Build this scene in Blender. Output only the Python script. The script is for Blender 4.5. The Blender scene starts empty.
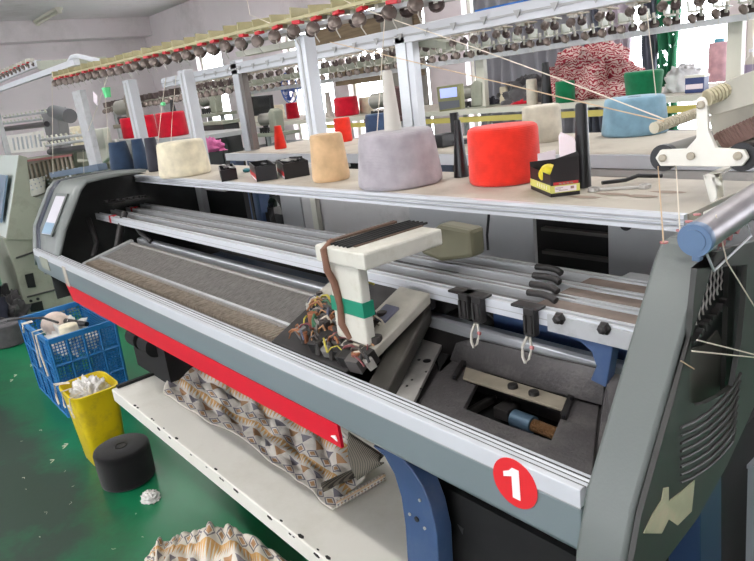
import bpy, math, random
from mathutils import Vector, Matrix
random.seed(7)
PI = math.pi
sc = bpy.context.scene
COL = sc.collection

# ------------------------------------------------------------------ camera
W, H = 754, 561
F = 653.54
def cross(a, b): return Vector(a).cross(Vector(b))
def cam_axes():
    zd = Vector((640-377, -(2450-280.5), -F)).normalized(); Z = -zd
    xd = Vector((-187-377, -(152-280.5), -F)).normalized(); X = -xd
    X = (X - Z*X.dot(Z)).normalized()
    Y = Z.cross(X)
    return X, Y, Z
AX, AY, AZ = cam_axes()
M3 = Matrix((AX, AY, AZ))
CAM = Vector((0, 0, 1.6))
def ray(px, py): return M3 @ Vector((px-377, -(py-280.5), -F))
def az(px, py, z):
    r = ray(px, py); return CAM + r*((z-CAM.z)/r.z)
def ay(px, py, y):
    r = ray(px, py); return CAM + r*((y-CAM.y)/r.y)
def ax(px, py, x):
    r = ray(px, py); return CAM + r*((x-CAM.x)/r.x)
def depth(p): return -(M3.transposed() @ (Vector(p)-CAM)).z
cd = bpy.data.cameras.new('camera'); cam = bpy.data.objects.new('camera', cd); COL.objects.link(cam)
mw = M3.to_4x4(); mw.translation = CAM; cam.matrix_world = mw
cd.sensor_width = 36; cd.lens = F/W*36; cd.clip_start = .01
sc.camera = cam

# ------------------------------------------------------------------ materials
MATS = {}
def mat(name, col, rough=.5, metal=0, var=0, vscale=20, bump=0, bscale=60, emit=None, estr=0, dirt=None, dscale=4, damt=.5, spec=None, coords='Object', stretch=None):
    if name in MATS: return MATS[name]
    m = bpy.data.materials.new(name); m.use_nodes = True
    nt = m.node_tree; b = nt.nodes['Principled BSDF']
    b.inputs['Base Color'].default_value = (*col, 1); b.inputs['Roughness'].default_value = rough; b.inputs['Metallic'].default_value = metal
    if spec is not None: b.inputs['Specular IOR Level'].default_value = spec
    tc = nt.nodes.new('ShaderNodeTexCoord'); src = tc.outputs[coords]
    if stretch:
        mp = nt.nodes.new('ShaderNodeMapping'); mp.inputs['Scale'].default_value = stretch; nt.links.new(src, mp.inputs[0]); src = mp.outputs[0]
    cur = None
    if var:
        n = nt.nodes.new('ShaderNodeTexNoise'); n.inputs['Scale'].default_value = vscale; n.inputs['Detail'].default_value = 4
        nt.links.new(src, n.inputs['Vector'])
        r = nt.nodes.new('ShaderNodeValToRGB')
        r.color_ramp.elements[0].position = .3; r.color_ramp.elements[1].position = .7
        r.color_ramp.elements[0].color = (*[max(0, c*(1-var)) for c in col], 1); r.color_ramp.elements[1].color = (*[min(1, c*(1+var)) for c in col], 1)
        nt.links.new(n.outputs['Fac'], r.inputs[0]); cur = r.outputs[0]
    if dirt:
        n = nt.nodes.new('ShaderNodeTexNoise'); n.inputs['Scale'].default_value = dscale; n.inputs['Detail'].default_value = 8; n.inputs['Roughness'].default_value = .7
        nt.links.new(src, n.inputs['Vector'])
        r = nt.nodes.new('ShaderNodeValToRGB'); r.color_ramp.elements[0].position = .5; r.color_ramp.elements[1].position = .72
        r.color_ramp.elements[0].color = (0, 0, 0, 1); r.color_ramp.elements[1].color = (damt, damt, damt, 1)
        nt.links.new(n.outputs['Fac'], r.inputs[0])
        mx = nt.nodes.new('ShaderNodeMixRGB'); mx.inputs[1].default_value = (*col, 1); mx.inputs[2].default_value = (*dirt, 1)
        if cur: nt.links.new(cur, mx.inputs[1])
        nt.links.new(r.outputs[0], mx.inputs[0]); cur = mx.outputs[0]
    if cur: nt.links.new(cur, b.inputs['Base Color'])
    if bump:
        n = nt.nodes.new('ShaderNodeTexNoise'); n.inputs['Scale'].default_value = bscale; n.inputs['Detail'].default_value = 3
        nt.links.new(src, n.inputs['Vector'])
        bp = nt.nodes.new('ShaderNodeBump'); bp.inputs['Strength'].default_value = bump; bp.inputs['Distance'].default_value = .01
        nt.links.new(n.outputs['Fac'], bp.inputs['Height']); nt.links.new(bp.outputs[0], b.inputs['Normal'])
    if emit:
        b.inputs['Emission Color'].default_value = (*emit, 1); b.inputs['Emission Strength'].default_value = estr
    MATS[name] = m; return m
def S(r, g, b):  # 0-255 sRGB to linear
    f = lambda c: (c/255/12.92) if c/255 <= .04045 else ((c/255+.055)/1.055)**2.4
    return (f(r), f(g), f(b))
def yarnmat(name, rgb, wind=260, rough=.9):
    """wound yarn: fine diagonal threads round the cone"""
    if name in MATS: return MATS[name]
    m = mat(name, S(*rgb), rough, var=.16, vscale=26)
    nt = m.node_tree; b = nt.nodes['Principled BSDF']
    tc = nt.nodes.new('ShaderNodeTexCoord')
    w = nt.nodes.new('ShaderNodeTexWave'); w.wave_type = 'BANDS'; w.bands_direction = 'Z'; w.inputs['Scale'].default_value = wind/6.28*2.2
    w.inputs['Distortion'].default_value = 2.5; w.inputs['Detail'].default_value = 2; w.inputs['Detail Scale'].default_value = 3
    nt.links.new(tc.outputs['Object'], w.inputs['Vector'])
    bp = nt.nodes.new('ShaderNodeBump'); bp.inputs['Strength'].default_value = .32; bp.inputs['Distance'].default_value = .002
    nt.links.new(w.outputs['Fac'], bp.inputs['Height']); nt.links.new(bp.outputs[0], b.inputs['Normal'])
    b.inputs['Sheen Weight'].default_value = .25
    b.inputs['Specular IOR Level'].default_value = .2
    return m

cover = mat('cover_grey_paint', S(102, 108, 106), .42, var=.05, vscale=3, bump=.04, bscale=300)
coverlight = mat('cover_pale_grey_paint', S(118, 123, 121), .4, var=.05, vscale=4)
sidedark = mat('side_cover_dark_grey', S(52, 52, 50), .45, var=.12, vscale=4, dirt=S(52, 52, 49), dscale=6)
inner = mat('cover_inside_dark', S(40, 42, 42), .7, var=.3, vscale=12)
alu = mat('brushed_aluminium', S(194, 197, 201), .35, .5, var=.06, vscale=30, stretch=(1, 30, 30))
alu2 = mat('dusty_aluminium', S(186, 188, 190), .42, .35, var=.12, vscale=10, dirt=S(120, 116, 110), dscale=12)
aluwhite = mat('anodised_aluminium', S(204, 207, 213), .32, .1, var=.03, vscale=10)
panelg = mat('front_panel_grey', S(114, 125, 129), .38, var=.05, vscale=3)
redp = mat('red_plastic_film', S(222, 24, 50), .35, var=.05, vscale=8)
redsign = mat('red_sticker', S(222, 45, 52), .3)
whitesign = mat('white_print', S(238, 234, 232), .4)
white = mat('white_enamel', S(234, 231, 222), .4, var=.03, vscale=3, dirt=S(170, 165, 140), dscale=3, damt=.25)
blackstain = mat('chipped_black', S(38, 36, 34), .8)
beige = mat('beige_enamel', S(206, 205, 192), .45, var=.04, vscale=5)
pink = mat('pink_ceramic', S(190, 120, 120), .4)
olive = mat('greenish_grey_enamel', S(150, 153, 138), .5, var=.06, vscale=4, dirt=S(110, 112, 98), dscale=7)
tabletop = mat('worn_laminate_top', S(186, 178, 165), .6, var=.06, vscale=6, dirt=S(138, 124, 108), dscale=7, damt=.6)
black = mat('black_paint', S(24, 24, 26), .6, var=.2, vscale=10)
blackvoid = mat('black_dusty_metal_and_dark_fill', S(26, 26, 27), .9, var=.3, vscale=9)  # also colours the fill that stands for darkness inside the machine
blackpl = mat('black_plastic', S(30, 30, 33), .35)
iron = mat('dusty_cast_iron', S(82, 79, 80), .7, .0, var=.2, vscale=14, dirt=S(118, 114, 112), dscale=12, damt=.6, bump=.3, bscale=160)
darkiron = mat('dark_oily_steel', S(52, 50, 50), .5, .4, var=.35, vscale=18)
steel = mat('steel_plate', S(184, 181, 177), .4, .25, var=.15, vscale=14, dirt=S(110, 104, 98), dscale=10)
steelw = mat('worn_brassy_steel', S(172, 163, 146), .45, .25, var=.2, vscale=20)
grime = mat('grimy_rail_top', S(124, 110, 102), .65, .1, var=.25, vscale=20)
greypanel = mat('grey_sheet_metal', S(188, 186, 184), .5, .0, var=.06, vscale=5, dirt=S(120, 118, 114), dscale=6)
greypanel2 = mat('galvanised_door', S(172, 173, 174), .42, .1, var=.05, vscale=5)
bluep = mat('blue_machine_paint', S(62, 84, 122), .4, var=.12, vscale=8, dirt=S(100, 112, 130), dscale=7)
bluedark = mat('dark_blue_paint', S(34, 54, 84), .45, var=.15, vscale=8)
bluecap = mat('pale_blue_plastic', S(98, 122, 154), .4, var=.06, vscale=20)
roller = mat('polished_roller', S(150, 146, 150), .38, .6, var=.15, vscale=30)
brightblue = mat('bright_blue_plastic', S(30, 110, 200), .35)
crateb = mat('blue_crate_plastic', S(38, 116, 178), .4, var=.1, vscale=8, dirt=S(80, 130, 170), dscale=9)
yellow = mat('yellow_bucket_plastic', S(226, 200, 22), .38, var=.06, vscale=6, dirt=S(150, 122, 60), dscale=8, damt=.6)
needle = mat('needle_steel', S(176, 164, 150), .5, .1, var=.35, vscale=60, stretch=(30, 1, 1))
needle2 = mat('needle_bed_grey', S(150, 146, 142), .5, .15, var=.3, vscale=60, stretch=(30, 1, 1))
greentape = mat('green_tape', S(24, 132, 104), .35)
brownc = mat('brown_cable_sleeve', S(120, 84, 66), .6)
wallp = mat('painted_plaster', S(226, 216, 218), .85, var=.03, vscale=1.5, dirt=S(160, 150, 146), dscale=.9, damt=.45)
ceilm = mat('ceiling_plaster', S(216, 208, 209), .9, var=.05, vscale=.6, dirt=S(140, 128, 122), dscale=.8, damt=.5)
concrete = mat('grimy_concrete', S(136, 134, 126), .9, var=.25, vscale=3, bump=.3, bscale=12)
fixture = mat('fixture_enamel', S(210, 206, 190), .5)
tube_on = mat('fluorescent_tube', (1, 1, 1), .5, emit=(1, .97, .93), estr=6)
discl = mat('light_disc_steel', S(120, 108, 102), .35, .4, var=.3, vscale=40)
discm = mat('tension_disc_steel', S(88, 76, 74), .38, .4, var=.3, vscale=40)
tanplate = mat('tan_tension_plate', S(172, 164, 126), .45, var=.08, vscale=20)
redtab = mat('red_lever_plastic', S(200, 40, 50), .4)
clearp = mat('pale_plastic', S(190, 186, 176), .3)
yedge = mat('yellow_edge', S(196, 182, 96), .5)
screen = mat('lit_lcd', S(160, 175, 230), .3, emit=S(165, 180, 240), estr=.6)
screenoff = mat('dark_monitor_glass', S(32, 33, 36), .2)
olivepl = mat('olive_plastic', S(128, 128, 84), .45)
key = mat('grey_keypad', S(96, 100, 108), .5)
yarnthread = mat('pale_yarn', S(226, 216, 200), .9)
yarntan = mat('beige_yarn', S(206, 180, 150), .9)
whitefluff = mat('white_fluff', S(225, 222, 218), .95, bump=.8, bscale=80)
cardw = mat('white_card', S(226, 214, 220), .6)
cardk = mat('black_card', S(30, 26, 28), .5)
cardy = mat('yellow_card_band', S(206, 204, 110), .5)
cardr = mat('red_card_band', S(190, 44, 50), .5)
paper = mat('torn_paper_label', S(168, 168, 140), .8, var=.12, vscale=30, dirt=S(190, 160, 140), dscale=20)
lintel = mat('brown_wood_panel', S(120, 104, 82), .8, var=.3, vscale=3, stretch=(1, 1, 12))

# knitted cloth with rows of diamonds and triangles (UV driven)
def knit_mat(name='patterned_knit', NU=15, NV=7):
    m = bpy.data.materials.new(name); m.use_nodes = True; nt = m.node_tree; b = nt.nodes['Principled BSDF']; b.inputs['Roughness'].default_value = .95
    b.inputs['Specular IOR Level'].default_value = .1
    uv = nt.nodes.new('ShaderNodeTexCoord'); sp = nt.nodes.new('ShaderNodeSeparateXYZ'); nt.links.new(uv.outputs['UV'], sp.inputs[0])
    def mth(op, a, c=None):
        n = nt.nodes.new('ShaderNodeMath'); n.operation = op
        for i, v in enumerate((a, c)):
            if v is None: continue
            if isinstance(v, (int, float)): n.inputs[i].default_value = v
            else: nt.links.new(v, n.inputs[i])
        return n.outputs[0]
    u = mth('MULTIPLY', sp.outputs[0], NU); v = mth('MULTIPLY', sp.outputs[1], NV)
    fu = mth('FRACT', u); fv = mth('FRACT', v)
    au = mth('ABSOLUTE', mth('SUBTRACT', fu, .5)); av = mth('ABSOLUTE', mth('SUBTRACT', fv, .5))
    d = mth('ADD', au, av)
    row = mth('MODULO', mth('FLOOR', v), 3)
    isA = mth('LESS_THAN', row, .5); isC = mth('GREATER_THAN', row, 1.5)
    dia = mth('LESS_THAN', d, .24)
    ring = mth('MULTIPLY', mth('GREATER_THAN', d, .34), mth('LESS_THAN', d, .47))
    tri = mth('LESS_THAN', mth('MULTIPLY', au, 2), mth('SUBTRACT', fv, .05))
    tri = mth('MULTIPLY', tri, mth('LESS_THAN', fv, .86))
    odd = mth('MODULO', mth('FLOOR', u), 2)
    u4 = mth('FRACT', mth('MULTIPLY', u, 4)); z = mth('LESS_THAN', mth('ABSOLUTE', mth('SUBTRACT', u4, .5)), mth('MULTIPLY', fv, .5))
    teeth = mth('MULTIPLY', z, isC)
    def mix(fac, c1, c2):
        n = nt.nodes.new('ShaderNodeMixRGB'); nt.links.new(fac, n.inputs[0])
        for i, c in ((1, c1), (2, c2)):
            if isinstance(c, tuple): n.inputs[i].default_value = (*c, 1)
            else: nt.links.new(c, n.inputs[i])
        return n.outputs[0]
    cream = S(236, 228, 216); tan = S(196, 154, 116); gr = S(140, 134, 140); org = S(226, 180, 120)
    c = mix(mth('MULTIPLY', isA, ring), cream, gr)
    c = mix(mth('MULTIPLY', isA, dia), c, tan)
    isB = mth('SUBTRACT', mth('SUBTRACT', 1, isA), isC)
    tb = mth('MULTIPLY', isB, tri)
    c = mix(mth('MULTIPLY', tb, odd), c, tan)
    c = mix(mth('MULTIPLY', tb, mth('SUBTRACT', 1, odd)), c, gr)
    c = mix(teeth, c, org)
    nz = nt.nodes.new('ShaderNodeTexNoise'); nz.inputs['Scale'].default_value = 120
    hv = nt.nodes.new('ShaderNodeMixRGB'); hv.blend_type = 'MULTIPLY'; hv.inputs[0].default_value = .15
    nt.links.new(c, hv.inputs[1]); nt.links.new(nz.outputs['Color'], hv.inputs[2]); nt.links.new(uv.outputs['UV'], nz.inputs['Vector'])
    nt.links.new(hv.outputs[0], b.inputs['Base Color'])
    bp = nt.nodes.new('ShaderNodeBump'); bp.inputs['Strength'].default_value = .4; bp.inputs['Distance'].default_value = .004
    nt.links.new(nz.outputs['Fac'], bp.inputs['Height']); nt.links.new(bp.outputs[0], b.inputs['Normal'])
    return m
knit = knit_mat()
def stripe_mat(name, c1, c2, scale, dist=2, dirv='X', rough=.9, thr=.5):
    m = bpy.data.materials.new(name); m.use_nodes = True; nt = m.node_tree; b = nt.nodes['Principled BSDF']; b.inputs['Roughness'].default_value = rough
    tc = nt.nodes.new('ShaderNodeTexCoord'); w = nt.nodes.new('ShaderNodeTexWave'); w.bands_direction = dirv
    w.inputs['Scale'].default_value = scale; w.inputs['Distortion'].default_value = dist; w.inputs['Detail'].default_value = 2; w.inputs['Detail Scale'].default_value = 1.2
    nt.links.new(tc.outputs['Object'], w.inputs['Vector'])
    r = nt.nodes.new('ShaderNodeValToRGB'); r.color_ramp.elements[0].position = thr-.06; r.color_ramp.elements[1].position = thr+.06
    r.color_ramp.elements[0].color = (*c1, 1); r.color_ramp.elements[1].color = (*c2, 1)
    nt.links.new(w.outputs['Fac'], r.inputs[0]); nt.links.new(r.outputs[0], b.inputs['Base Color'])
    return m
redstripe = stripe_mat('red_white_striped_knit', S(150, 40, 58), S(206, 178, 172), 17, 16, 'Z', thr=.5)
ribbed = stripe_mat('ribbed_dark_cuff', S(70, 66, 60), S(126, 118, 104), 60, 0, 'X')

def epoxy():
    m = mat('green_epoxy_floor', S(22, 116, 76), .34, var=.12, vscale=1.2, dirt=S(52, 60, 55), dscale=1.3, damt=.9, bump=.03, bscale=40)
    nt = m.node_tree
    for n in list(nt.nodes):
        if n.type == 'VALTORGB' and n.color_ramp.elements[0].position > .45:   # traffic lane worn along the front of the machine
            n.color_ramp.elements[0].position = .44; n.color_ramp.elements[1].position = .66
            tc = nt.nodes.new('ShaderNodeTexCoord'); sp = nt.nodes.new('ShaderNodeSeparateXYZ'); nt.links.new(tc.outputs['Object'], sp.inputs[0])
            mr = nt.nodes.new('ShaderNodeMapRange'); nt.links.new(sp.outputs[1], mr.inputs[0])
            mr.inputs[1].default_value = .25; mr.inputs[2].default_value = -.15; mr.inputs[3].default_value = -.12; mr.inputs[4].default_value = .16
            ad = nt.nodes.new('ShaderNodeMath'); src = n.inputs[0].links[0].from_socket
            nt.links.new(src, ad.inputs[0]); nt.links.new(mr.outputs[0], ad.inputs[1]); nt.links.new(ad.outputs[0], n.inputs[0])
    return m
floorm = epoxy()
def glassmat():
    m = bpy.data.materials.new('window_glass'); m.use_nodes = True; nt = m.node_tree
    nt.nodes.clear(); o = nt.nodes.new('ShaderNodeOutputMaterial'); t = nt.nodes.new('ShaderNodeBsdfTransparent'); g = nt.nodes.new('ShaderNodeBsdfGlossy'); mx = nt.nodes.new('ShaderNodeMixShader')
    g.inputs['Roughness'].default_value = .05; mx.inputs[0].default_value = .06; t.inputs[0].default_value = (.95, .97, 1, 1)
    nt.links.new(t.outputs[0], mx.inputs[1]); nt.links.new(g.outputs[0], mx.inputs[2]); nt.links.new(mx.outputs[0], o.inputs[0]); return m
glass = glassmat()

# ------------------------------------------------------------------ mesh builder
class MB:
    def __init__(s): s.v = []; s.f = []; s.uv = None
    def add(s, vs, fs):
        n = len(s.v); s.v += [Vector(p) for p in vs]; s.f += [tuple(i+n for i in f) for f in fs]; return s
    def box(s, a, b, rot=None, piv=None):
        x0, y0, z0 = a; x1, y1, z1 = b
        vs = [Vector(p) for p in ((x0,y0,z0),(x1,y0,z0),(x1,y1,z0),(x0,y1,z0),(x0,y0,z1),(x1,y0,z1),(x1,y1,z1),(x0,y1,z1))]
        if rot is not None:
            pv = Vector(piv) if piv is not None else (Vector(a)+Vector(b))/2
            vs = [pv + rot @ (p-pv) for p in vs]
        return s.add(vs, [(0,3,2,1),(4,5,6,7),(0,1,5,4),(1,2,6,5),(2,3,7,6),(3,0,4,7)])
    def cb(s, c, d, rot=None):
        c = Vector(c); d = Vector(d)/2; return s.box(c-d, c+d, rot, c)
    def cyl(s, p, q, r, r2=None, n=16, cap=True):
        p = Vector(p); q = Vector(q); r2 = r if r2 is None else r2
        d = (q-p).normalized(); u = d.orthogonal().normalized(); w = d.cross(u)
        vs = []
        for c, rr in ((p, r), (q, r2)):
            for i in range(n):
                a = 2*PI*i/n; vs.append(c + (u*math.cos(a)+w*math.sin(a))*rr)
        fs = [(i, (i+1) % n, n+(i+1) % n, n+i) for i in range(n)]
        if cap: fs += [tuple(range(n-1, -1, -1)), tuple(range(n, 2*n))]
        return s.add(vs, fs)
    def lathe(s, prof, c=(0,0,0), n=32, axis=None):
        c = Vector(c); vs = []; m = len(prof)
        R = Matrix.Identity(3) if axis is None else Vector((0,0,1)).rotation_difference(Vector(axis)).to_matrix()
        for r, z in prof:
            for i in range(n):
                a = 2*PI*i/n; vs.append(c + R @ Vector((r*math.cos(a), r*math.sin(a), z)))
        fs = []
        for j in range(m-1):
            for i in range(n): fs.append((j*n+i, j*n+(i+1) % n, (j+1)*n+(i+1) % n, (j+1)*n+i))
        fs.append(tuple(range(n-1, -1, -1))); fs.append(tuple((m-1)*n+i for i in range(n)))
        return s.add(vs, fs)
    def tube(s, pts, r, n=6):
        pts = [Vector(p) for p in pts]; vs = []; k = len(pts)
        for j, p in enumerate(pts):
            d = (pts[min(j+1, k-1)]-pts[max(j-1, 0)]).normalized()
            ref = Vector((0,0,1)) if abs(d.z) < .9 else Vector((1,0,0))
            u = d.cross(ref).normalized(); w = d.cross(u)
            for i in range(n):
                a = 2*PI*i/n; vs.append(p+(u*math.cos(a)+w*math.sin(a))*r)
        fs = [(j*n+i, j*n+(i+1) % n, (j+1)*n+(i+1) % n, (j+1)*n+i) for j in range(k-1) for i in range(n)]
        fs += [tuple(range(n-1, -1, -1)), tuple((k-1)*n+i for i in range(n))]
        return s.add(vs, fs)
    def prism(s, poly, off):
        poly = [Vector(p) for p in poly]; off = Vector(off); n = len(poly)
        return s.add(poly+[p+off for p in poly], [tuple(range(n-1, -1, -1)), tuple(range(n, 2*n))]+[(i, (i+1) % n, n+(i+1) % n, n+i) for i in range(n)])
    def yz(s, prof, x0, x1): return s.prism([(x0, y, z) for y, z in prof], (x1-x0, 0, 0))
    def ring(s, outer, innerp, off):
        """plate with a hole: same number of points in both loops"""
        o = [Vector(p) for p in outer]; i_ = [Vector(p) for p in innerp]; off = Vector(off); n = len(o)
        vs = o+i_+[p+off for p in o]+[p+off for p in i_]; fs = []
        for a in range(n):
            b = (a+1) % n
            fs += [(a, b, n+b, n+a), (2*n+a, 3*n+a, 3*n+b, 2*n+b), (a, 2*n+a, 2*n+b, b), (n+a, n+b, 3*n+b, 3*n+a)]
        return s.add(vs, fs)
    def grid(s, P, closed=False):
        nu = len(P); nv = len(P[0]); vs = [p for r in P for p in r]
        return s.add(vs, [(i*nv+j, (i+1)*nv+j, (i+1)*nv+j+1, i*nv+j+1) for i in range(nu-1) for j in range(nv-1)])
    def build(s, name, m, parent=None, smooth=None, bevel=0, solid=0, sub=0, uvgrid=None, origin=None):
        me = bpy.data.meshes.new(name)
        org = Vector(origin) if origin is not None else sum(s.v, Vector())/max(1, len(s.v))
        me.from_pydata([tuple(p-org) for p in s.v], [], s.f); me.update()
        import bmesh
        bm = bmesh.new(); bm.from_mesh(me); 
        if not uvgrid: bmesh.ops.recalc_face_normals(bm, faces=bm.faces)
        bm.to_mesh(me); bm.free()
        me.materials.append(m)
        if uvgrid:
            nu, nv = uvgrid; l = me.uv_layers.new(name='UVMap')
            for poly in me.polygons:
                for li in poly.loop_indices:
                    vi = me.loops[li].vertex_index; l.data[li].uv = ((vi//nv)/(nu-1), (vi % nv)/(nv-1))
        o = bpy.data.objects.new(name, me); COL.objects.link(o)
        if parent is not None:
            pw = world_loc(parent); o.parent = parent; o.location = org-pw
        else: o.location = org
        if smooth is not None:
            for p in me.polygons: p.use_smooth = True
            if smooth < 170: me.set_sharp_from_angle(angle=math.radians(smooth))
        if sub:
            md = o.modifiers.new('sub', 'SUBSURF'); md.levels = sub; md.render_levels = sub
        if solid:
            md = o.modifiers.new('sol', 'SOLIDIFY'); md.thickness = solid; md.offset = -1
        if bevel:
            md = o.modifiers.new('bev', 'BEVEL'); md.width = bevel; md.segments = 2; md.limit_method = 'ANGLE'; md.angle_limit = math.radians(35)
        return o
def world_loc(o):
    p = Vector(o.location)
    while o.parent: o = o.parent; p += Vector(o.location)
    return p
def tag(o, label=None, cat=None, group=None, kind=None):
    if label: o['label'] = label
    if cat: o['category'] = cat
    if group: o['group'] = group
    if kind: o['kind'] = kind
    return o
def thing(name, loc, label, cat, group=None):
    o = bpy.data.objects.new(name, None); COL.objects.link(o); o.location = loc; o.empty_display_size = .05
    return tag(o, label, cat, group)
def struct(o): o['kind'] = 'structure'; return o
def copy_tree(o, parent=None):
    c = o.copy(); COL.objects.link(c); c.parent = parent
    for ch in list(o.children): copy_tree(ch, c)
    return c
def lerp(a, b, t): return a+(b-a)*t
def vl(a, b, t): return Vector(a).lerp(Vector(b), t)

# ------------------------------------------------------------------ the room
CH = 3.15; XL = -12; XR = 3.5; YB = 5.0; YF = -4.0
struct(MB().box((XL-.2, YF-.2, -.1), (XR+.2, YB+.2, 0)).build('floor', floorm))
struct(MB().box((XL-.2, YF-.2, CH), (XR+.2, YB+.2, CH+.1)).build('ceiling', ceilm))
struct(MB().box((XL-.2, YF-.2, 0), (XL, YB+.2, CH)).build('wall_left', wallp))
struct(MB().box((XR, YF-.2, 0), (XR+.2, YB+.2, CH)).build('wall_right', wallp))
SILL, TOP = .95, 2.45
def wall_with_windows(name, y0, y1, wins, side):
    m = MB(); m.box((XL, y0, 0), (XR, y1, SILL)); m.box((XL, y0, TOP), (XR, y1, CH))
    x = XL
    for a, b in wins:
        m.box((x, y0, SILL), (a, y1, TOP)); x = b
    m.box((x, y0, SILL), (XR, y1, TOP)); struct(m.build(name, wallp))
wx = lambda p: ay(p, 60, YB).x
backwins = [(wx(196), wx(222)), (wx(284), wx(330)), (wx(345), wx(428)), (wx(465), wx(590)), (wx(604), wx(728)), (wx(741), wx(741)+2.0), (1.2, 3.0)]
wall_with_windows('wall_back', YB, YB+.2, backwins, 1)
frontwins = [(-10.5, -8.3), (-7.5, -5.3), (-4.5, -2.3), (-1.5, .7), (1.2, 3.0)]
wall_with_windows('wall_front', YF-.2, YF, frontwins, -1)
def window(n, a, b, y):
    f = MB(); t = .045
    for z in (SILL, TOP-t): f.box((a, y, z), (b, y+.05, z+t))
    k = max(1, round((b-a)/.75))
    for i in range(k+1):
        xx = lerp(a, b-t, i/k); f.box((xx, y, SILL), (xx+t, y+.05, TOP))
    fo = struct(f.build('window_%d' % n, beige))
    MB().box((a+t, y+.02, SILL+t), (b-t, y+.026, TOP-t)).build('pane', glass, fo)
for i, (a, b) in enumerate(backwins): window(i+1, a, b, YB+.08)
for i, (a, b) in enumerate(frontwins): window(i+20, a, b, YF-.12)
# soffit beam near the far wall and pillar
struct(MB().box((XL, 2.6, 2.85), (XL+.35, YB, CH)).build('trim_1', wallp))
struct(MB().box((wx(404), YB-.28, 0), (wx(426), YB, CH)).build('trim_2', concrete))

def fluoro(x, y, lab, on=True, L=1.25):
    t = thing('fluorescent_light', (x, y, CH-.06), lab, 'ceiling light', None)
    MB().box((x-L/2, y-.05, CH-.04), (x+L/2, y+.05, CH)).build('housing', fixture, t, bevel=.005)
    MB().cyl((x-L/2+.03, y, CH-.062), (x+L/2-.03, y, CH-.062), .014).build('tube', tube_on if on else fixture, t, smooth=40)
    e = MB()
    for s in (-1, 1): e.box((x+s*(L/2-.03)-.015, y-.03, CH-.08), (x+s*(L/2-.03)+.015, y+.03, CH-.035))
    e.build('lamp_holder', fixture, t)
    if on:
        ld = bpy.data.lights.new('lamp', 'AREA'); ld.shape = 'RECTANGLE'; ld.size = L; ld.size_y = .08; ld.energy = LAMP
        ld.color = (1, .98, .95)
        lo = bpy.data.objects.new('lamp', ld); COL.objects.link(lo); lo.parent = t; lo.location = (0, 0, -.03)
    return t
LAMP = 22
pf = az(47, 14, CH)
fluoro(pf.x, pf.y, 'ceiling tube light, unlit, at the top left of the photo', on=False)
places = ['over the camera end of the machine', 'over the middle of the near machine', 'over the left end of the near machine', 'over the left neighbour machine']
for i, x in enumerate((.6, -1.4, -3.4, -5.6)):  # unseen front row of lit tubes, added to brighten the interior
    fluoro(x, -.5, 'lit ceiling tube light added out of view in the front row, '+places[i])
for i, x in enumerate((-.6, -2.8, -5.0, -7.4)):  # second row above the view, also added for more light
    fluoro(x, 2.3, 'lit ceiling tube light added out of view in the rear row, behind the yarn racks, '+('first', 'second', 'third', 'fourth')[i]+' from the right')

# things by the window wall
def curtain(name, a, b, z0, z1, m, lab, folds=9, amp=.05, y=YB-.12):
    P = []
    n = folds*8
    for i in range(n+1):
        x = lerp(a, b, i/n); r = []
        for j in range(9):
            zz = lerp(z1, z0, j/8); r.append((x+.02*math.sin(j*1.3+i*.2), y+amp*math.sin(2*PI*folds*i/n)*(.6+.05*j), zz))
        P.append(r)
    o = MB().grid(P).build(name, m, smooth=180, solid=.004); return tag(o, lab, 'curtain')
cgrey = mat('grey_curtain_cloth', S(150, 150, 156), .9, var=.08, vscale=6)
cgreen = mat('green_curtain_cloth', S(42, 120, 84), .9, var=.15, vscale=6)
cdark = mat('slate_curtain_cloth', S(96, 100, 112), .9, var=.1, vscale=6)
cpink = mat('pale_lilac_curtain_cloth', S(190, 180, 190), .9, var=.1, vscale=6)
nt_ = cgreen.node_tree; nz_ = nt_.nodes.new('ShaderNodeTexNoise'); nz_.inputs['Scale'].default_value = 14; tc_ = nt_.nodes.new('ShaderNodeTexCoord'); nt_.links.new(tc_.outputs['Object'], nz_.inputs[0])
gt_ = nt_.nodes.new('ShaderNodeMath'); gt_.operation = 'LESS_THAN'; gt_.inputs[1].default_value = .60; nt_.links.new(nz_.outputs['Fac'], gt_.inputs[0]); nt_.links.new(gt_.outputs[0], nt_.nodes['Principled BSDF'].inputs['Alpha'])
curtain('window_curtain', wx(484), wx(600), .7, 2.5, cgrey, 'long grey folded curtain hanging over the window behind the control screen', 10)
curtain('window_curtain', wx(594), wx(612), .7, 2.5, cdark, 'narrow slate curtain hanging left of the striped cloth heap', 3)
curtain('window_curtain', wx(616), wx(640), .7, 2.5, cpink, 'narrow pale lilac curtain between slate and green curtains', 3)
curtain('window_curtain', wx(652), wx(664), .7, 2.5, cdark, 'thin dark slate curtain touching the left edge of the green curtain', 2)
curtain('window_curtain', wx(664), wx(686), .7, 2.5, cgreen, 'green curtain with bright worn gaps beside the bright window', 3)
for pa, pb, za, zb, lab in ((321, 428, ay(370, 47, 4.9).z, ay(370, 18, 4.9).z, 'upper brown wooden board across the window behind the tall post'), (342, 428, ay(370, 82, 4.9).z, ay(370, 60, 4.9).z, 'lower brown wooden board across the window, under the longer upper board')):
    tag(MB().box((wx(pa), YB-.14, za), (wx(pb), YB-.06, zb)).build('window_board', lintel), lab, 'board')
tag(MB().box((-3.9, YB-.5, 2.02), (-3.4, YB-.3, 2.09)).build('hanging_bar', brightblue), 'blue bar hanging high in front of the brown window boards', 'bar')

# ------------------------------------------------------------------ MAIN MACHINE
KM = thing('flat_knitting_machine', (-1.5, .9, 0), 'long grey flat knitting machine numbered 1 with red strip and white arm, in the foreground', 'knitting machine')
XA, XB = -2.5, -.36            # inner faces of the end covers
def zc(y): return 1.145+1.548*(y-.545)
def slope_y(z): return .545+(z-1.145)/1.548
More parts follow.
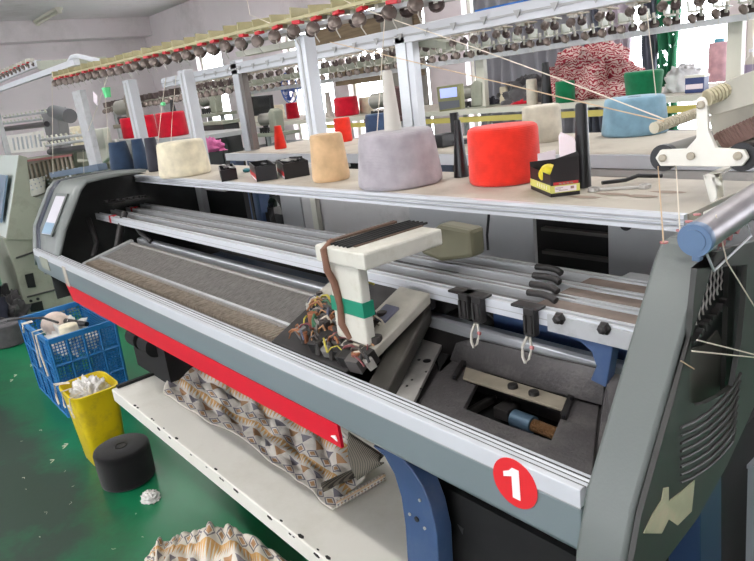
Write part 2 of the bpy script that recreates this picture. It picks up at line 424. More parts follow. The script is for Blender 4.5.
# front rail + front panel
fx0, fx1 = -2.765, -.362
MB().yz([(.538, 1.122), (.562, 1.122), (.574, 1.143), (.570, 1.1455), (.567, 1.142), (.563, 1.1455), (.559, 1.1425), (.555, 1.146), (.551, 1.1435), (.546, 1.147), (.538, 1.146)], fx0, fx1).build('front_rail', aluwhite, KM, bevel=.001)
MB().yz([(.5385, 1.121), (.5385, 1.066), (.548, 1.054), (.572, 1.054), (.572, 1.121)], fx0, fx1).build('front_panel', panelg, KM, bevel=.002)
r0 = ay(68, 290, .538).x; r1 = ay(336, 425, .538).x
MB().prism([(r0-.02, .540, 1.062), (r1, .540, 1.062), (r1-.006, .546, 1.012), (r0, .546, 1.000)], (0, .006, 0)).build('red_strip', redp, KM)
p = ay(330, 432, .537)
MB().prism([(r1-.022, .5375, 1.034), (r1-.008, .5375, 1.040), (r1-.004, .5375, 1.030)], (0, .002, 0)).build('strip_tear', whitesign, KM)
MB().box((fx0, .53795, 1.1215), (fx1, .539, 1.1228)).build('panel_seam', greypanel2, KM)
for yy in (.5487, .5565, .5648): MB().box((fx0, yy, 1.1440), (fx1, yy+.0012, 1.1452)).build('rail_groove', sidedark, KM)
# number decal
c = ay(515, 483, .538)
d = MB(); d.prism([(c.x+.0335*math.cos(a*PI/20), .5378, c.z+.0335*math.sin(a*PI/20)) for a in range(40)], (0, -.0008, 0)); dec = d.build('number_decal', redsign, KM)
one = [(-.002, .021), (.007, .021), (.007, -.021), (-.003, -.021), (-.003, .009), (-.014, .004), (-.014, .011), (-.007, .015)]
MB().prism([(c.x+a*1.15, .5369, c.z+b) for a, b in one], (0, -.0007, 0)).build('numeral_one', whitesign, dec)

# right end cover: slanted front face, top, dark outer side
prof = [(.515, 1.03), (.522, 1.08), (.545, 1.145), (.60, zc(.60)), (.65, zc(.65)), (.692, zc(.692)), (.708, 1.388), (.73, 1.393)]
XO = -.303
def strip(profile, x0, x1, th):
    """shell following the profile, th thick, pushed inwards"""
    m = MB(); n = len(profile); inn = []
    for i in range(n):
        a = Vector(profile[max(0, i-1)]); b = Vector(profile[min(n-1, i+1)]); t = (b-a).normalized(); inn.append((profile[i][0]+t.y*th, profile[i][1]-t.x*th))
    return m.yz(list(profile)+inn[::-1], x0, x1)
strip(prof, XB, XO, .012).build('right_end_cover', cover, KM, smooth=30, bevel=.005)
strip([(.722, 1.392), (.80, 1.394), (.95, 1.396), (1.30, 1.398)], XB+.004, -.322, .012).build('cover_top', cover, KM, bevel=.002)
# little tray on top of the cover with ceramic yarn eyes
for q in ((664, 243), (680, 231), (689, 222), (697, 215)):
    e = az(q[0], q[1], 1.397); MB().lathe([(.002, 0), (.0045, 0), (.0045, .0015), (.002, .0015)], e, 14).build('yarn_eye', pink, KM, smooth=40)
e0 = ax(640, 262, -.37); 
# outer side, with two openings
def sx(pts, x): return [ax(a, b, x) for a, b in pts]
XS = -.300
out = sx([(703, 250), (697, 285), (683, 332), (668, 383), (652, 440), (640, 492), (626, 556), (650, 572), (692, 517), (722, 464), (747, 410), (775, 350), (790, 250), (760, 238)], XS)
out[0:7] = [Vector((XS, y, z)) for y, z in ((.703, 1.386), (.69, 1.368), (.65, zc(.65)), (.61, zc(.61)), (.575, zc(.575)), (.545, 1.143), (.522, 1.08))]
hole = sx([(691, 268), (689, 290), (687, 310), (686, 330), (685, 350), (684, 375), (684, 398), (690, 404), (700, 402), (714, 395), (728, 385), (736, 340), (740, 300), (742, 264)], XS)
MB().ring(out, hole, (.006, 0, 0)).build('side_panel', sidedark, KM)
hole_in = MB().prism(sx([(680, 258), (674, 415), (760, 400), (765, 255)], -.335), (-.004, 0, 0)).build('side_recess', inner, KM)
# hanging springs and threads in the recess
sp = MB()
for i in range(9):
    a = ax(693+i*3.8, 262-i*2.0, -.325); b = ax(692+i*3.6, 330-i*5, -.325)
    sp.tube([vl(a, b, k/10)+Vector((0, .0015*(-1)**k, 0)) for k in range(11)], .0012, 5)
sp.build('tension_springs', steel, KM)
pe = MB()
for i in range(6):
    a = ax(697+i*7.2, 262-i*6.5, -.318); pe.cyl(a-Vector((.004, 0, 0)), a+Vector((.006, 0, 0)), .005, n=10)
pe.build('ceramic_eyelets', pink, KM, smooth=40)
# guide knots at the bottom of the springs
kk = MB()
for i in range(9):
    a = ax(692+i*3.9, 342-i*5, -.318); kk.cb(a, (.008, .009, .005), Matrix.Rotation(.6*i, 3, 'X'))
kk.build('spring_hooks', darkiron, KM)
for i in range(8):
    y0 = 428+i*7.8
    pts = sx([(681, y0), (694, y0-6), (708, y0-15), (721, y0-27), (733, y0-41), (741-i*.8, y0-55)], XS+.007)
    MB().tube(pts, .0016, 6).build('vent_louvre', sidedark, KM, smooth=60)
MB().prism(sx([(663, 488), (668, 487), (668, 501), (680, 492), (694, 480), (691, 511), (677, 525), (668, 519), (661, 533), (643, 533), (652, 514), (661, 500)], XS+.0065), (.001, 0, 0)).build('torn_label', paper, KM)
MB().prism(sx([(724, 262), (720, 390), (726, 388), (731, 262)], -.325), (.006, 0, 0)).build('recess_pillar', sidedark, KM)
MB().prism(sx([(684, 350), (702, 345), (716, 330), (722, 345), (720, 392), (700, 404), (684, 408)], -.330), (.002, 0, 0)).build('recess_plate', mat('recess_grey', S(84, 84, 78), .5), KM)
# roller with blue cap over the side cover
ra, rb = ax(698, 238, -.298), ax(760, 196, -.298)
dr = (rb-ra).normalized()
rl = MB().cyl(ra, rb, .0172, n=28).build('side_roller', roller, KM, smooth=40)
MB().lathe([(.012, 0), (.0175, 0), (.0182, .002), (.0182, .008), (.0175, .010)], ra-dr*.009, 28, dr).build('roller_cap', bluecap, rl, smooth=40)
MB().lathe([(.010, 0), (.012, 0), (.012, .002), (.010, .002)], ra-dr*.0105, 24, dr).build('cap_ring', bluecap, rl, smooth=40)
MB().cb(ra+Vector((.0, .0, -.019)), (.009, .010, .011)).build('cap_lug', bluecap, rl, bevel=.002)
MB().tube([ax(706, 252, -.292), ax(714, 271, -.292), ax(718, 267, -.292), ax(751, 236, -.292), ax(745, 218, -.292)], .0014, 8).build('wire_bail', aluwhite, rl, smooth=60)

# left end cover (rounded outwards, with a navy stripe and a recessed sticker)
def lprof(dy, dz=0): return [(y+dy*min(1, max(0, (z-1.14)/.06)), z+dz) for y, z in [(.555, 1.09), (.560, 1.145), (.60, zc(.60)), (.65, zc(.65)), (.685, zc(.685)), (.715, 1.388), (.80, 1.392), (.94, 1.392)]]
sec = [(-2.5, 0, 0), (-2.56, -.004, 0), (-2.66, -.018, -.002), (-2.73, -.024, -.004)]
m = MB(); m.grid([[(x, y, z) for y, z in lprof(dy, dz)] for x, dy, dz in sec]); m.build('left_end_cover', coverlight, KM, smooth=40, solid=.01)
m = MB(); m.grid([[(x, y, z) for y, z in lprof(dy, dz)] for x, dy, dz in [(-2.73, -.024, -.004), (-2.80, -.024, -.006)]]); m.build('navy_stripe', mat('navy_stripe', S(34, 44, 60), .4), KM, smooth=40, solid=.01)
m = MB(); m.grid([[(x, y, z) for y, z in lprof(dy, dz)] for x, dy, dz in [(-2.80, -.024, -.006), (-2.86, -.020, -.008), (-2.89, .01, -.03)]]); m.build('cover_rim', coverlight, KM, smooth=40, solid=.01)
MB().yz([(.575, 1.02), (.57, 1.145), (.69, 1.36), (.72, 1.37), (.94, 1.375), (1.2, 1.33), (1.2, 1.0)], -2.87, -2.85).build('left_side_panel', coverlight, KM)
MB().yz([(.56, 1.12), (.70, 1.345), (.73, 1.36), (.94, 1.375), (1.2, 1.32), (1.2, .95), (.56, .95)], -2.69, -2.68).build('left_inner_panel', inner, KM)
def on_face(x, z, off=.002):   # a point on the slanted front face of the left cover
    dy = -.004-.014*(-2.56-x)/.10 if x < -2.56 else -.004*(-2.5-x)/.06
    return Vector((x, slope_y(z)+dy-off, z))
MB().add([on_face(-2.675, 1.345), on_face(-2.575, 1.345), on_face(-2.575, 1.205), on_face(-2.675, 1.205)], [(0, 1, 2, 3)]).build('status_window_frame', cover, KM, solid=.004)
MB().add([on_face(-2.664, 1.338, .008), on_face(-2.585, 1.338, .008), on_face(-2.585, 1.212, .008), on_face(-2.664, 1.212, .008)], [(0, 1, 2, 3)]).build('status_window', mat('pale_window', S(206, 204, 212), .3), KM)
MB().add([on_face(-2.664, 1.250, .009), on_face(-2.585, 1.250, .009), on_face(-2.585, 1.214, .009), on_face(-2.664, 1.214, .009)], [(0, 1, 2, 3)]).build('blue_sticker', mat('pale_blue_print', S(140, 168, 190), .4), KM)
q = ay(45, 263, .5375); MB().box((q.x-.06, .5365, 1.085), (q.x+.05, .5385, 1.128)).build('maker_plate', olive, KM)
q = ay(64, 268, .5375); MB().box((q.x-.02, .536, 1.06), (q.x+.015, .5383, 1.13)).build('old_tape', tabletop, KM)
# inside of the left end: dark hardware, guides and arms
m = MB()
for i in range(7):
    q = Vector((-2.60+.012*i, .80+.02*i, 1.285)); m.lathe([(.004, 0), (.010, 0), (.010, .008), (.004, .008)], q, 12)
m.box((-2.62, .79, 1.278), (-2.51, .94, 1.286)); m.build('yarn_guide_row', darkiron, KM, smooth=40)
for pts_ in ([(-2.6, .72, 1.24), (-2.5, .70, 1.16), (-2.45, .66, 1.12)], [(-2.55, .90, 1.2), (-2.3, .88, 1.19), (-2.15, .84, 1.20)], [(-2.62, .84, 1.22), (-2.56, .80, 1.12), (-2.5, .80, 1.0)], [(-2.35, .80, 1.225), (-2.28, .79, 1.20), (-2.22, .80, 1.17)]):
    MB().tube(pts_, .009, 8).build('linkage_rod', darkiron, KM, smooth=60)
m = MB(); m.tube([(-2.42, .80, 1.26), (-2.40, .76, 1.2), (-2.36, .72, 1.14), (-2.40, .66, 1.08)], .012, 8); m.tube([(-2.45, .76, 1.1), (-2.38, .70, 1.13), (-2.30, .64, 1.10)], .01, 8); m.build('take_up_arm', darkiron, KM, smooth=50)

# black fill put in for the interior darkness under the beds, back rails
m = MB(); m.box((XA-.02, .64, 1.01), (XB+.01, 1.25, 1.04)); m.box((XA, 1.0, 1.0), (-.40, 1.20, 1.06)); m.build('bed_dark_fill', blackvoid, KM)
MB().box((-2.1, .93, 1.062), (-1.1, .99, 1.10)).build('rear_beam', bluep, KM)
# front needle bed
bx0, bx1 = -2.34, -.98
prof_b = [(.600, 1.118), (.612, 1.124), (.650, 1.128), (.652, 1.136), (.660, 1.137), (.662, 1.131), (.765, 1.156), (.768, 1.162), (.776, 1.162), (.778, 1.09), (.60, 1.05)]
MB().yz(prof_b, bx0, bx1).build('needle_bed', needle2, KM)
m = MB(); N = 210
for i in range(N):
    x = lerp(bx0+.01, bx1-.01, i/(N-1)); m.box((x-.0012, .602, 1.1235), (x+.0012, .648, 1.131+.002*(i % 2)))
tag(m.build('needle_butts', needle, KM), kind='stuff')
m = MB()
for i in range(N):
    x = lerp(bx0+.01, bx1-.01, i/(N-1)); m.add([(x-.0011, .665, 1.133), (x+.0011, .665, 1.133), (x+.0011, .762, 1.1565), (x-.0011, .762, 1.1565), (x-.0011, .665, 1.136), (x+.0011, .665, 1.136), (x+.0011, .762, 1.159), (x-.0011, .762, 1.159)], [(4,5,6,7),(0,1,5,4),(3,0,4,7),(1,2,6,5)])
tag(m.build('latch_needles', needle2, KM), kind='stuff')
MB().yz([(.652, 1.137), (.660, 1.1385), (.660, 1.141), (.652, 1.14)], bx0, bx1).build('needle_retaining_strip', alu2, KM)
MB().yz([(.596, 1.05), (.780, 1.05), (.782, 1.168), (.776, 1.168), (.60, 1.128), (.596, 1.12)], bx0-.025, bx0-.002).build('bed_end_plate', alu2, KM, bevel=.002)
# carriage running rail behind the bed
MB().yz([(.80, 1.145), (.826, 1.145), (.826, 1.165), (.820, 1.169), (.806, 1.169), (.80, 1.165)], -2.36, -.45).build('carriage_rail', alu, KM, bevel=.001)
MB().yz([(.795, 1.0), (.83, 1.0), (.83, 1.144), (.80, 1.144)], -2.36, -.45).build('rail_support', darkiron, KM)
# yarn feeder rails
for i in range(4):
    y = .765+.06*i
    r = MB().yz([(y, 1.222), (y+.022, 1.222), (y+.022, 1.245), (y+.016, 1.245), (y+.016, 1.241), (y+.006, 1.241), (y+.006, 1.246), (y, 1.246)], -2.66, -.415).build('feeder_rail', aluwhite if i == 0 else alu, KM, bevel=.0006)
    MB().box((-2.66, y-.0004, 1.2315), (-.56, y+.001, 1.2328)).build('rail_line', greypanel2, r)
    MB().box((-2.64, y+.0065, 1.238), (-.43, y+.0155, 1.2425)).build('rail_groove', grime if i else alu2, r)
    MB().box((-2.64, y+.024, 1.226), (-.43, y+.058, 1.232)).build('rail_web', mat('rail_web_grey', S(126, 124, 124), .5, .2, var=.15, vscale=12), r)
    if i in (0, 2):
        MB().box((-2.50-.05*i, y-.001, 1.2215), (-2.485-.05*i, y+.024, 1.2475)).build('red_band', redtab, r)
# rail end block on the right with nuts
m = MB(); m.box((-.56, .762, 1.216), (-.415, .766, 1.243)); m.box((-.56, .79, 1.236), (-.40, 1.0, 1.243)); m.build('rail_end_plate', alu2, KM)
for px_, py_ in ((560, 318), (605, 328)):
    q = ay(px_, py_, .762); n_ = MB(); n_.lathe([(.010, 0), (.010, .003), (.007, .006), (.007, .010), (.003, .013)], q, 6, (0, -1, 0)); n_.build('dome_nut', darkiron, KM, smooth=40)
# blue casting carrying the rails on the right, seen under them
MB().prism([ay(a, b, .768) for a, b in ((545, 324), (614, 342), (606, 388), (590, 380), (596, 366), (591, 352), (580, 342), (560, 334))], (0, .02, 0)).build('blue_bracket', bluep, KM, bevel=.002)
MB().box((-.75, .86, 1.06), (-.42, .90, 1.19)).build('blue_crossbeam', bluep, KM)

for a, b in ((571, 375), (580, 370)):
    q = az(a, b, 1.13); MB().lathe([(.006, 0), (.006, .006), (.004, .009)], q, 6).build('dark_bolt', darkiron, KM, smooth=40)
for i in range(3): MB().box((-.60, .792+.06*i, 1.238), (-.42, .822+.06*i, 1.2435)).build('grimy_rail_end', grime, KM)
# cast plate at the right end of the bed, with window, bar, bolts
def Zc(a, b, z=1.10): return az(a, b, z)
O = [(412, 412), (450, 352), (470, 343), (540, 357), (603, 372), (600, 395), (592, 476), (500, 448)]
I = [(464, 408), (478, 380), (484, 368), (530, 380), (565, 392), (563, 412), (551, 440), (505, 424)]
MB().ring([Zc(*p_) for p_ in O], [Zc(*p_) for p_ in I], (0, 0, -.012)).build('cast_cover_plate', iron, KM, bevel=.002)
MB().grid([[ay(456, 343, .787), ay(449, 362, .781)], [ay(472, 339, .787), ay(466, 366, .781)], [ay(500, 346, .787), ay(500, 376, .781)], [ay(550, 358, .787), ay(545, 390, .781)], [ay(606, 371, .787), ay(602, 405, .781)]]).build('cast_step', iron, KM, solid=.006)
MB().prism([az(602, 388, 1.101), ay(606, 371, .787), ay(625, 376, .787), az(612, 486, 1.08), az(590, 482, 1.08)], (0, 0, -.02)).build('cast_end_wall', iron, KM)
MB().prism([Zc(a, b, 1.078) for a, b in ((392, 420), (430, 366), (452, 354), (418, 412))], (0, 0, -.01)).build('cast_side_plate', iron, KM)
MB().prism([az(a, b, 1.105) for a, b in ((463, 380), (466, 369), (567, 400), (562, 412))], (0, 0, .004)).build('cross_bar', steelw, KM, bevel=.0008)
for a, b in ((513, 390), (534, 397)):
    q = az(a, b, 1.1045); w = MB().lathe([(.004, 0), (.0115, 0), (.0115, .0015), (.0085, .0018), (.0085, .009), (.0075, .0105)], q, 20).build('hex_bolt', darkiron, KM, smooth=35)
for P_ in (((452, 379), (462, 363), (467, 364), (457, 381)), ((560, 419), (569, 395), (575, 398), (567, 421))):
    k = MB().prism([az(a, b, 1.1) for a, b in P_], (0, 0, .008)).build('clamp_bracket', darkiron, KM, bevel=.001)
    for t in (0, 1):
        q = az((P_[0][0]+P_[3][0])/2 if t == 0 else (P_[1][0]+P_[2][0])/2, (P_[0][1]+P_[3][1])/2-2 if t == 0 else (P_[1][1]+P_[2][1])/2+3, 1.108); MB().cyl(q, q+Vector((0, 0, .005)), .0035, n=10).build('cap_screw', blackpl, k)
# motor and linkage in the window
g = az(525, 422, 1.066)
mo = MB().cyl(g+Vector((-.022, 0, 0)), g+Vector((.016, .0, 0)), .014, n=20).build('stepper_motor', mat('blue_grey_motor', S(84, 108, 128), .4, .3), KM, smooth=40)
MB().cyl(g+Vector((.016, 0, 0)), g+Vector((.06, .0, 0)), .010, n=16).build('copper_coil', mat('copper_spring', S(160, 120, 84), .4, .7, bump=1, bscale=300), mo, smooth=40)
m = MB(); m.cb(g+Vector((-.045, .02, 0)), (.03, .05, .02)); m.cb(g+Vector((.0, .035, .01)), (.10, .014, .02)); m.cb(g+Vector((-.09, .0, 0)), (.012, .07, .012)); m.build('linkage', darkiron, KM, bevel=.002)
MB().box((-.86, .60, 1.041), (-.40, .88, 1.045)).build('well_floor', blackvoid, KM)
# steel bed end plate with holes, left of the cast plate
m = MB(); m.prism([az(a, b, 1.115) for a, b in ((392, 402), (425, 335), (430, 330), (447, 334), (441, 346), (411, 407))], (0, 0, -.008)); sp_ = m.build('steel_end_plate', steel, KM, bevel=.001)
for a, b, r in ((427, 361, .0075), (411, 357, .007), (419, 360, .003), (407, 386, .002), (421, 389, .002), (426, 372, .002), (412, 380, .002)):
    q = az(a, b, 1.1155); MB().lathe([(r*.5, 0), (r, 0), (r, .001), (r*.5, .001)], q, 16).build('plate_hole', blackpl, sp_)
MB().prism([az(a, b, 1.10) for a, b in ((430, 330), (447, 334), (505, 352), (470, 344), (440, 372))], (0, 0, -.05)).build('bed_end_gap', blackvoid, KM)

# feeder clips riding on the front rail
def clip(px_, fork=True):
    q = ay(px_, 300, .764); x = q.x
    k = MB().box((x-.010, .750, 1.205), (x+.010, .764, 1.250)); k.box((x-.035, .752, 1.247), (x+.016, .775, 1.252)); k.box((x-.008, .746, 1.21), (x-.003, .751, 1.24)); k.box((x+.003, .746, 1.21), (x+.008, .751, 1.24))
    o = k.build('feeder_clip', darkiron, KM, bevel=.002)
    if fork:
        f = MB(); z0 = 1.20
        f.tube([(x-.002, .748, z0+.005), (x-.009, .744, z0-.012), (x-.008, .742, z0-.028), (x-.002, .74, z0-.036)], .0024, 8)
        f.tube([(x+.003, .748, z0+.005), (x+.008, .744, z0-.012), (x+.004, .742, z0-.028), (x-.002, .74, z0-.036)], .002, 8)
        f.build('yarn_fork', clearp, o, smooth=60)
        MB().cyl((x+.008, .742, z0-.008), (x+.013, .742, z0-.008), .003, n=10).build('pink_eye', pink, o)
    return o
clip(468, False); clip(481); clip(533)
fk = MB()
for i in range(4):
    a = az(557-i*2, 270+i*9, 1.256); fk.tube([a+Vector((-.05, .01, -.004)), a+Vector((-.02, .004, 0)), a, a+Vector((.010, -.002, -.004))], .006, 8)
fk.build('feeder_fingers', darkiron, KM, smooth=60)

# the carriage
CR = MB()
c4 = [az(a, b, 1.178) for a, b in ((318, 297), (408, 318), (376, 396), (292, 352))]
cz = [az(a, b, 1.178) for a, b in ((318, 297), (408, 318), (376, 396), (292, 352))]
cx0, cx1 = -1.075, -.775
cx1 = -.835
car = MB().yz([(.580, 1.126), (.576, 1.144), (.77, 1.228), (.80, 1.232), (.80, 1.19), (.66, 1.165), (.64, 1.15)], cx0, cx1).build('carriage', mat('carriage_black', S(48, 46, 46), .5, .3, var=.3, vscale=20), KM, bevel=.002)
def top(x, y, h=0): return Vector((x, y, 1.146+(y-.578)*.42+h))
m = MB(); m.prism([top(cx0+.01, .66, .004), top(cx0+.055, .66, .004), top(cx0+.055, .785, .004), top(cx0+.01, .785, .004)], (0, 0, .014)); m.build('left_carriage_plate', mat('cast_aluminium', S(164, 160, 150), .5, var=.15, vscale=30), car, bevel=.002)
m = MB(); m.prism([top(-.875, .60, .002), top(-.795, .60, .002), top(-.795, .75, .002), top(-.875, .75, .002)], (0, 0, .02)); m.build('right_carriage_plate', mat('cast_aluminium', S(164, 160, 150), .5), car, bevel=.003)
m = MB(); m.prism([top(-.86, .665, .022), top(-.825, .665, .022), top(-.825, .70, .022), top(-.86, .70, .022)], (0, 0, .004)); m.build('carriage_label', mat('slate_label', S(96, 98, 116), .4), car)
m = MB(); m.prism([top(-.845, .625, .022), top(-.815, .625, .022), top(-.815, .635, .022), top(-.845, .635, .022)], (0, 0, .002)); m.build('black_slot', blackpl, car)
eb = [ay(a, b, y) for a, b, y in ((366, 385, .578), (385, 396, .578), (431, 304, .775), (414, 296, .775))]
MB().prism(eb, (0, 0, -.035)).build('carriage_end_block', mat('dusty_dark_olive', S(62, 59, 54), .6, var=.25, vscale=20), car, bevel=.005)
# cam solenoids, little blocks, cables
random.seed(21)
cols = [S(60, 56, 54), S(160, 156, 150), S(40, 38, 38), S(150, 96, 66), S(120, 118, 116), S(90, 86, 84)]
for i in range(92):
    y = random.uniform(.585, .69); x = random.uniform(cx0+.015+(.70-y)*.55, -.86+(.70-y)*.75); s = random.uniform(.010, .022)
    b = MB(); q = top(x, y, .010)
    if i % 3: b.cb(q, (s*1.3, s, s*1.3), Matrix.Rotation(random.uniform(-.5, .5), 3, 'Z') @ Matrix.Rotation(.4, 3, 'X'))
    else: b.cyl(q-Vector((0, 0, .01)), q+Vector((0, 0, s)), s*.5, n=14)
    b.build('solenoid', mat('block_%d' % (i % 6), cols[i % 6], .5, .2), car, bevel=.001)
wc = [S(150, 96, 60), S(60, 52, 48), S(110, 50, 54), S(186, 176, 160), S(50, 100, 70), S(180, 166, 60), S(80, 84, 104), S(160, 120, 84), S(30, 30, 32), S(120, 112, 106), S(70, 64, 60)]
for i in range(96):
    y = random.uniform(.585, .68); x = random.uniform(cx0+.02+(.70-y)*.55, -.87+(.70-y)*.75); q = top(x, y, .020)
    L_ = random.uniform(.02, .05); a = random.uniform(0, 2*PI); h = random.uniform(.004, .016)
    pts = [q, q+Vector((math.cos(a)*L_*.3, math.sin(a)*L_*.2, h)), q+Vector((math.cos(a)*L_*.7, math.sin(a)*L_*.4, h*.6)), q+Vector((math.cos(a)*L_, math.sin(a)*L_*.5, -.004))]
    MB().tube(pts, random.choice((.0012, .0018, .0026)), 6).build('cable', mat('wire_%d' % (i % 11), wc[i % 11], .5), car, smooth=60)
# second (rear) carriage half: shapes behind the arm
m = MB(); m.prism([ay(a, b, .83) for a, b in ((374, 266), (440, 280), (446, 316), (410, 318), (372, 300))], (0, .06, 0)); m.build('rear_cam_box', darkiron, car, bevel=.004)
for k, (a, b, w_) in enumerate(((384, 296, .022), (396, 288, .03), (412, 300, .026), (426, 296, .022), (380, 306, .018))):
    MB().cb(ay(a, b, .815), (w_, .02, w_*.7), Matrix.Rotation(.3*k, 3, 'Y')).build('cam_block', mat('block_%d' % (k % 6), cols[k % 6], .5, .2), car, bevel=.002)
MB().cb(ay(403, 290, .80), (.03, .02, .014)).build('cable_shell', clearp, car, bevel=.004)
q = ay(408, 317, .78); MB().cyl(q, q+Vector((.018, .004, .002)), .007, n=14).build('blue_pneumatic_fitting', brightblue, car, smooth=40)
q = ay(421, 320, .78); MB().cyl(q, q+Vector((-.01, .004, .002)), .006, n=14).build('blue_pneumatic_fitting', brightblue, car, smooth=40)
m = MB(); m.cb(az(446, 318, 1.14), (.07, .07, .07), Matrix.Rotation(.3, 3, 'Y')); m.prism([az(a, b, 1.12) for a, b in ((425, 320), (470, 305), (505, 340), (470, 345))], (0, 0, .03)); m.build('dust_brush_housing', darkiron, car, bevel=.01)
m = MB()
for i in range(10):
    a = ay(366+i*2.2, 284+i*.5, .775); m.tube([a, a+Vector((.008, .004, -.012)), a+Vector((-.004, .008, -.026))], .0022, 5)
m.build('silvery_wire_bundle', steel, car)
# T-shaped arm bridging over the feeder rails
fl = ay(313, 240, .60); fr = ay(363, 250, .60)
azt, azb = 1.352, 1.323
xl, xr = fl.x, fr.x
armw = mat('arm_enamel', S(204, 202, 192), .45, var=.06, vscale=12, dirt=S(160, 152, 130), dscale=14, damt=.5)
arm = MB().box((xl, .60, azb), (xr, .775, azt)).build('bridge_arm', armw, car, bevel=.004)
pl = ay(334, 290, .615); pr = ay(364, 290, .615)
MB().box((pl.x, .608, 1.185), (pr.x, .628, azb)).build('arm_post', armw, car, bevel=.004)
MB().box((pl.x-.002, .6065, 1.236), (pr.x+.002, .630, 1.262)).build('green_tape', greentape, car)
m = MB(); m.box((xl+.01, .62, azt), (xl+.02, .775, azt+.004)); m.box((xr-.05, .62, azt), (xr-.045, .775, azt+.002)); m.build('arm_top_channel', mat('brown_grime', S(96, 76, 64), .7), arm)
m = MB()
for i in range(5):
    yy = xl+.036+.011*i; m.tube([(yy, .61, azt+.002), (yy+.004, .66, azt+.003), (yy-.003, .72, azt+.002), (yy+.003, .79, azt+.002)], .0022, 6)
m.build('arm_cable_run', black, arm, smooth=60)
xm = lerp(pl.x, pr.x, .1)
MB().tube([(xm, .62, azt+.004), (xm+.004, .597, azt-.006), (xm+.006, .597, azt-.04), (xm+.012, .603, 1.29), (xm+.02, .604, 1.25), (xm+.016, .604, 1.215), (xm+.03, .61, 1.19)], .0065, 8).build('brown_cable_sleeve', brownc, arm, smooth=60)
MB().tube([ay(358, 262, .66), ay(360, 274, .66), ay(366, 282, .66), ay(374, 284, .66)], .002, 6).build('yellow_wire', mat('yellow_wire', S(190, 180, 60), .5), arm, smooth=60)
MB().prism([ay(a, b, .86) for a, b in ((420, 240), (438, 224), (470, 230), (472, 258), (440, 262), (420, 254))], (0, .04, 0)).build('arm_rear_leg', mat('olive_grey_cover', S(98, 96, 76), .5, var=.1, vscale=10), car, bevel=.008)

# rear sheet-metal panels under the table
def rear(px0, px1, ytop, z0, m_, nm, y=1.22):
    a = ay(px0, 230, y).x; b = ay(px1, 240, y).x
    return MB().box((a, y, z0), (b, y+.012, 1.333)).build(nm, m_, KM, bevel=.001)
rear(285, 306, 0, 1.0, greypanel2, 'rear_post_panel')
rear(306, 414, 0, 1.0, greypanel, 'rear_panel', 1.225)
rear(411, 534, 0, 1.0, greypanel2, 'rear_panel')
rear(608, 700, 0, 1.0, greypanel2, 'rear_steel_door')
a = ay(318, 230, 1.22).x; MB().box((a, 1.205, 1.0), (a+.03, 1.222, 1.333)).build('panel_strip', beige, KM)
q = ay(626, 224, 1.218); MB().lathe([(.004, 0), (.014, 0), (.014, .002), (.004, .002)], q, 20, (0, -1, 0)).build('round_hole', blackpl, KM)
a = ay(534, 240, 1.3).x; b = ay(612, 240, 1.3).x
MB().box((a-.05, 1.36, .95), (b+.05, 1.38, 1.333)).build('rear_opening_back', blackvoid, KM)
m = MB()
for z in (1.14, 1.2, 1.27): m.box((a, 1.33, z), (b, 1.35, z+.008))
m.build('rear_opening_rails', mat('dull_rail', S(70, 68, 66), .6), KM)
MB().box((-3.0, 1.24, .9), (-2.33, 1.26, 1.333)).build('rear_dark_panel', black, KM)
q = ay(205, 200, 1.21); MB().box((q.x-.03, 1.19, 1.0), (q.x+.02, 1.215, 1.333)).build('rear_stanchion', greypanel2, KM)
q = ay(226, 190, 1.21); MB().box((q.x-.16, 1.19, 1.26), (q.x+.02, 1.235, 1.333)).build('junction_box', greypanel, KM, bevel=.003)
MB().tube([ay(489, 212, 1.15), ay(487, 235, 1.15), ay(488, 250, 1.15)], .003, 6).build('hanging_tie', black, KM)

# yarn table (shelf) on top
TX0, TX1, TY0, TY1 = -2.80, -.447, .955, 1.235
tt = MB().box((TX0, TY0+.012, 1.337), (TX1, TY1, 1.36)).build('yarn_table', tabletop, KM)
MB().yz([(TY0, 1.334), (TY0+.014, 1.334), (TY0+.014, 1.3605), (TY0, 1.3605), (TY0, 1.354), (TY0+.004, 1.352), (TY0, 1.349), (TY0, 1.345), (TY0+.004, 1.343), (TY0, 1.340)], TX0, TX1-.002).build('table_edge_trim', aluwhite, tt)
for z in (1.3415, 1.3475, 1.3535): MB().box((TX0, TY0-.0004, z-.0007), (TX1-.002, TY0+.002, z+.0007)).build('trim_groove', greypanel2, tt)
m = MB()
for (a, b) in ((584, 197), (612, 194), (640, 196), (668, 192)):
    q = az(a, b, 1.3605); m.add([q+Vector((.03*math.cos(t*PI/6)*(1+.3*math.sin(t*2.3)), .012*math.sin(t*PI/6), .0002)) for t in range(12)], [tuple(range(12))])
m.build('glue_patches', mat('dried_glue', S(150, 132, 118), .7), tt)
# base tray
bt = MB().box((-2.73, .68, .444), (-.78, 1.22, .50)).build('collecting_tray', white, KM, bevel=.004)
ch = MB(); random.seed(4)
for i in range(26):
    t = random.random(); x = lerp(-2.55, -1.05, t); s = random.uniform(.003, .010)
    yy = .6795 if i % 2 else .684
    if i % 2: ch.prism([(x+s*1.6*math.cos(k), .6788, .490+s*.6*math.sin(k)) for k in (0, 1.1, 2.3, 3.4, 4.6, 5.5)], (0, .002, 0))
    else: ch.prism([(x+s*1.6*math.cos(k), .688+s*.7*math.sin(k), .4995) for k in (0, 1.1, 2.3, 3.4, 4.6, 5.5)], (0, 0, .0012))
tag(ch.build('paint_chips', blackstain, bt), kind='stuff')
for xx in (-2.6, -1.75): MB().box((xx, 1.05, 0), (xx+.1, 1.2, .452)).build('tray_support', black, KM)
MB().box((-1.30, 1.16, .50), (-.80, 1.20, .93)).build('tray_back_wall', beige, KM)
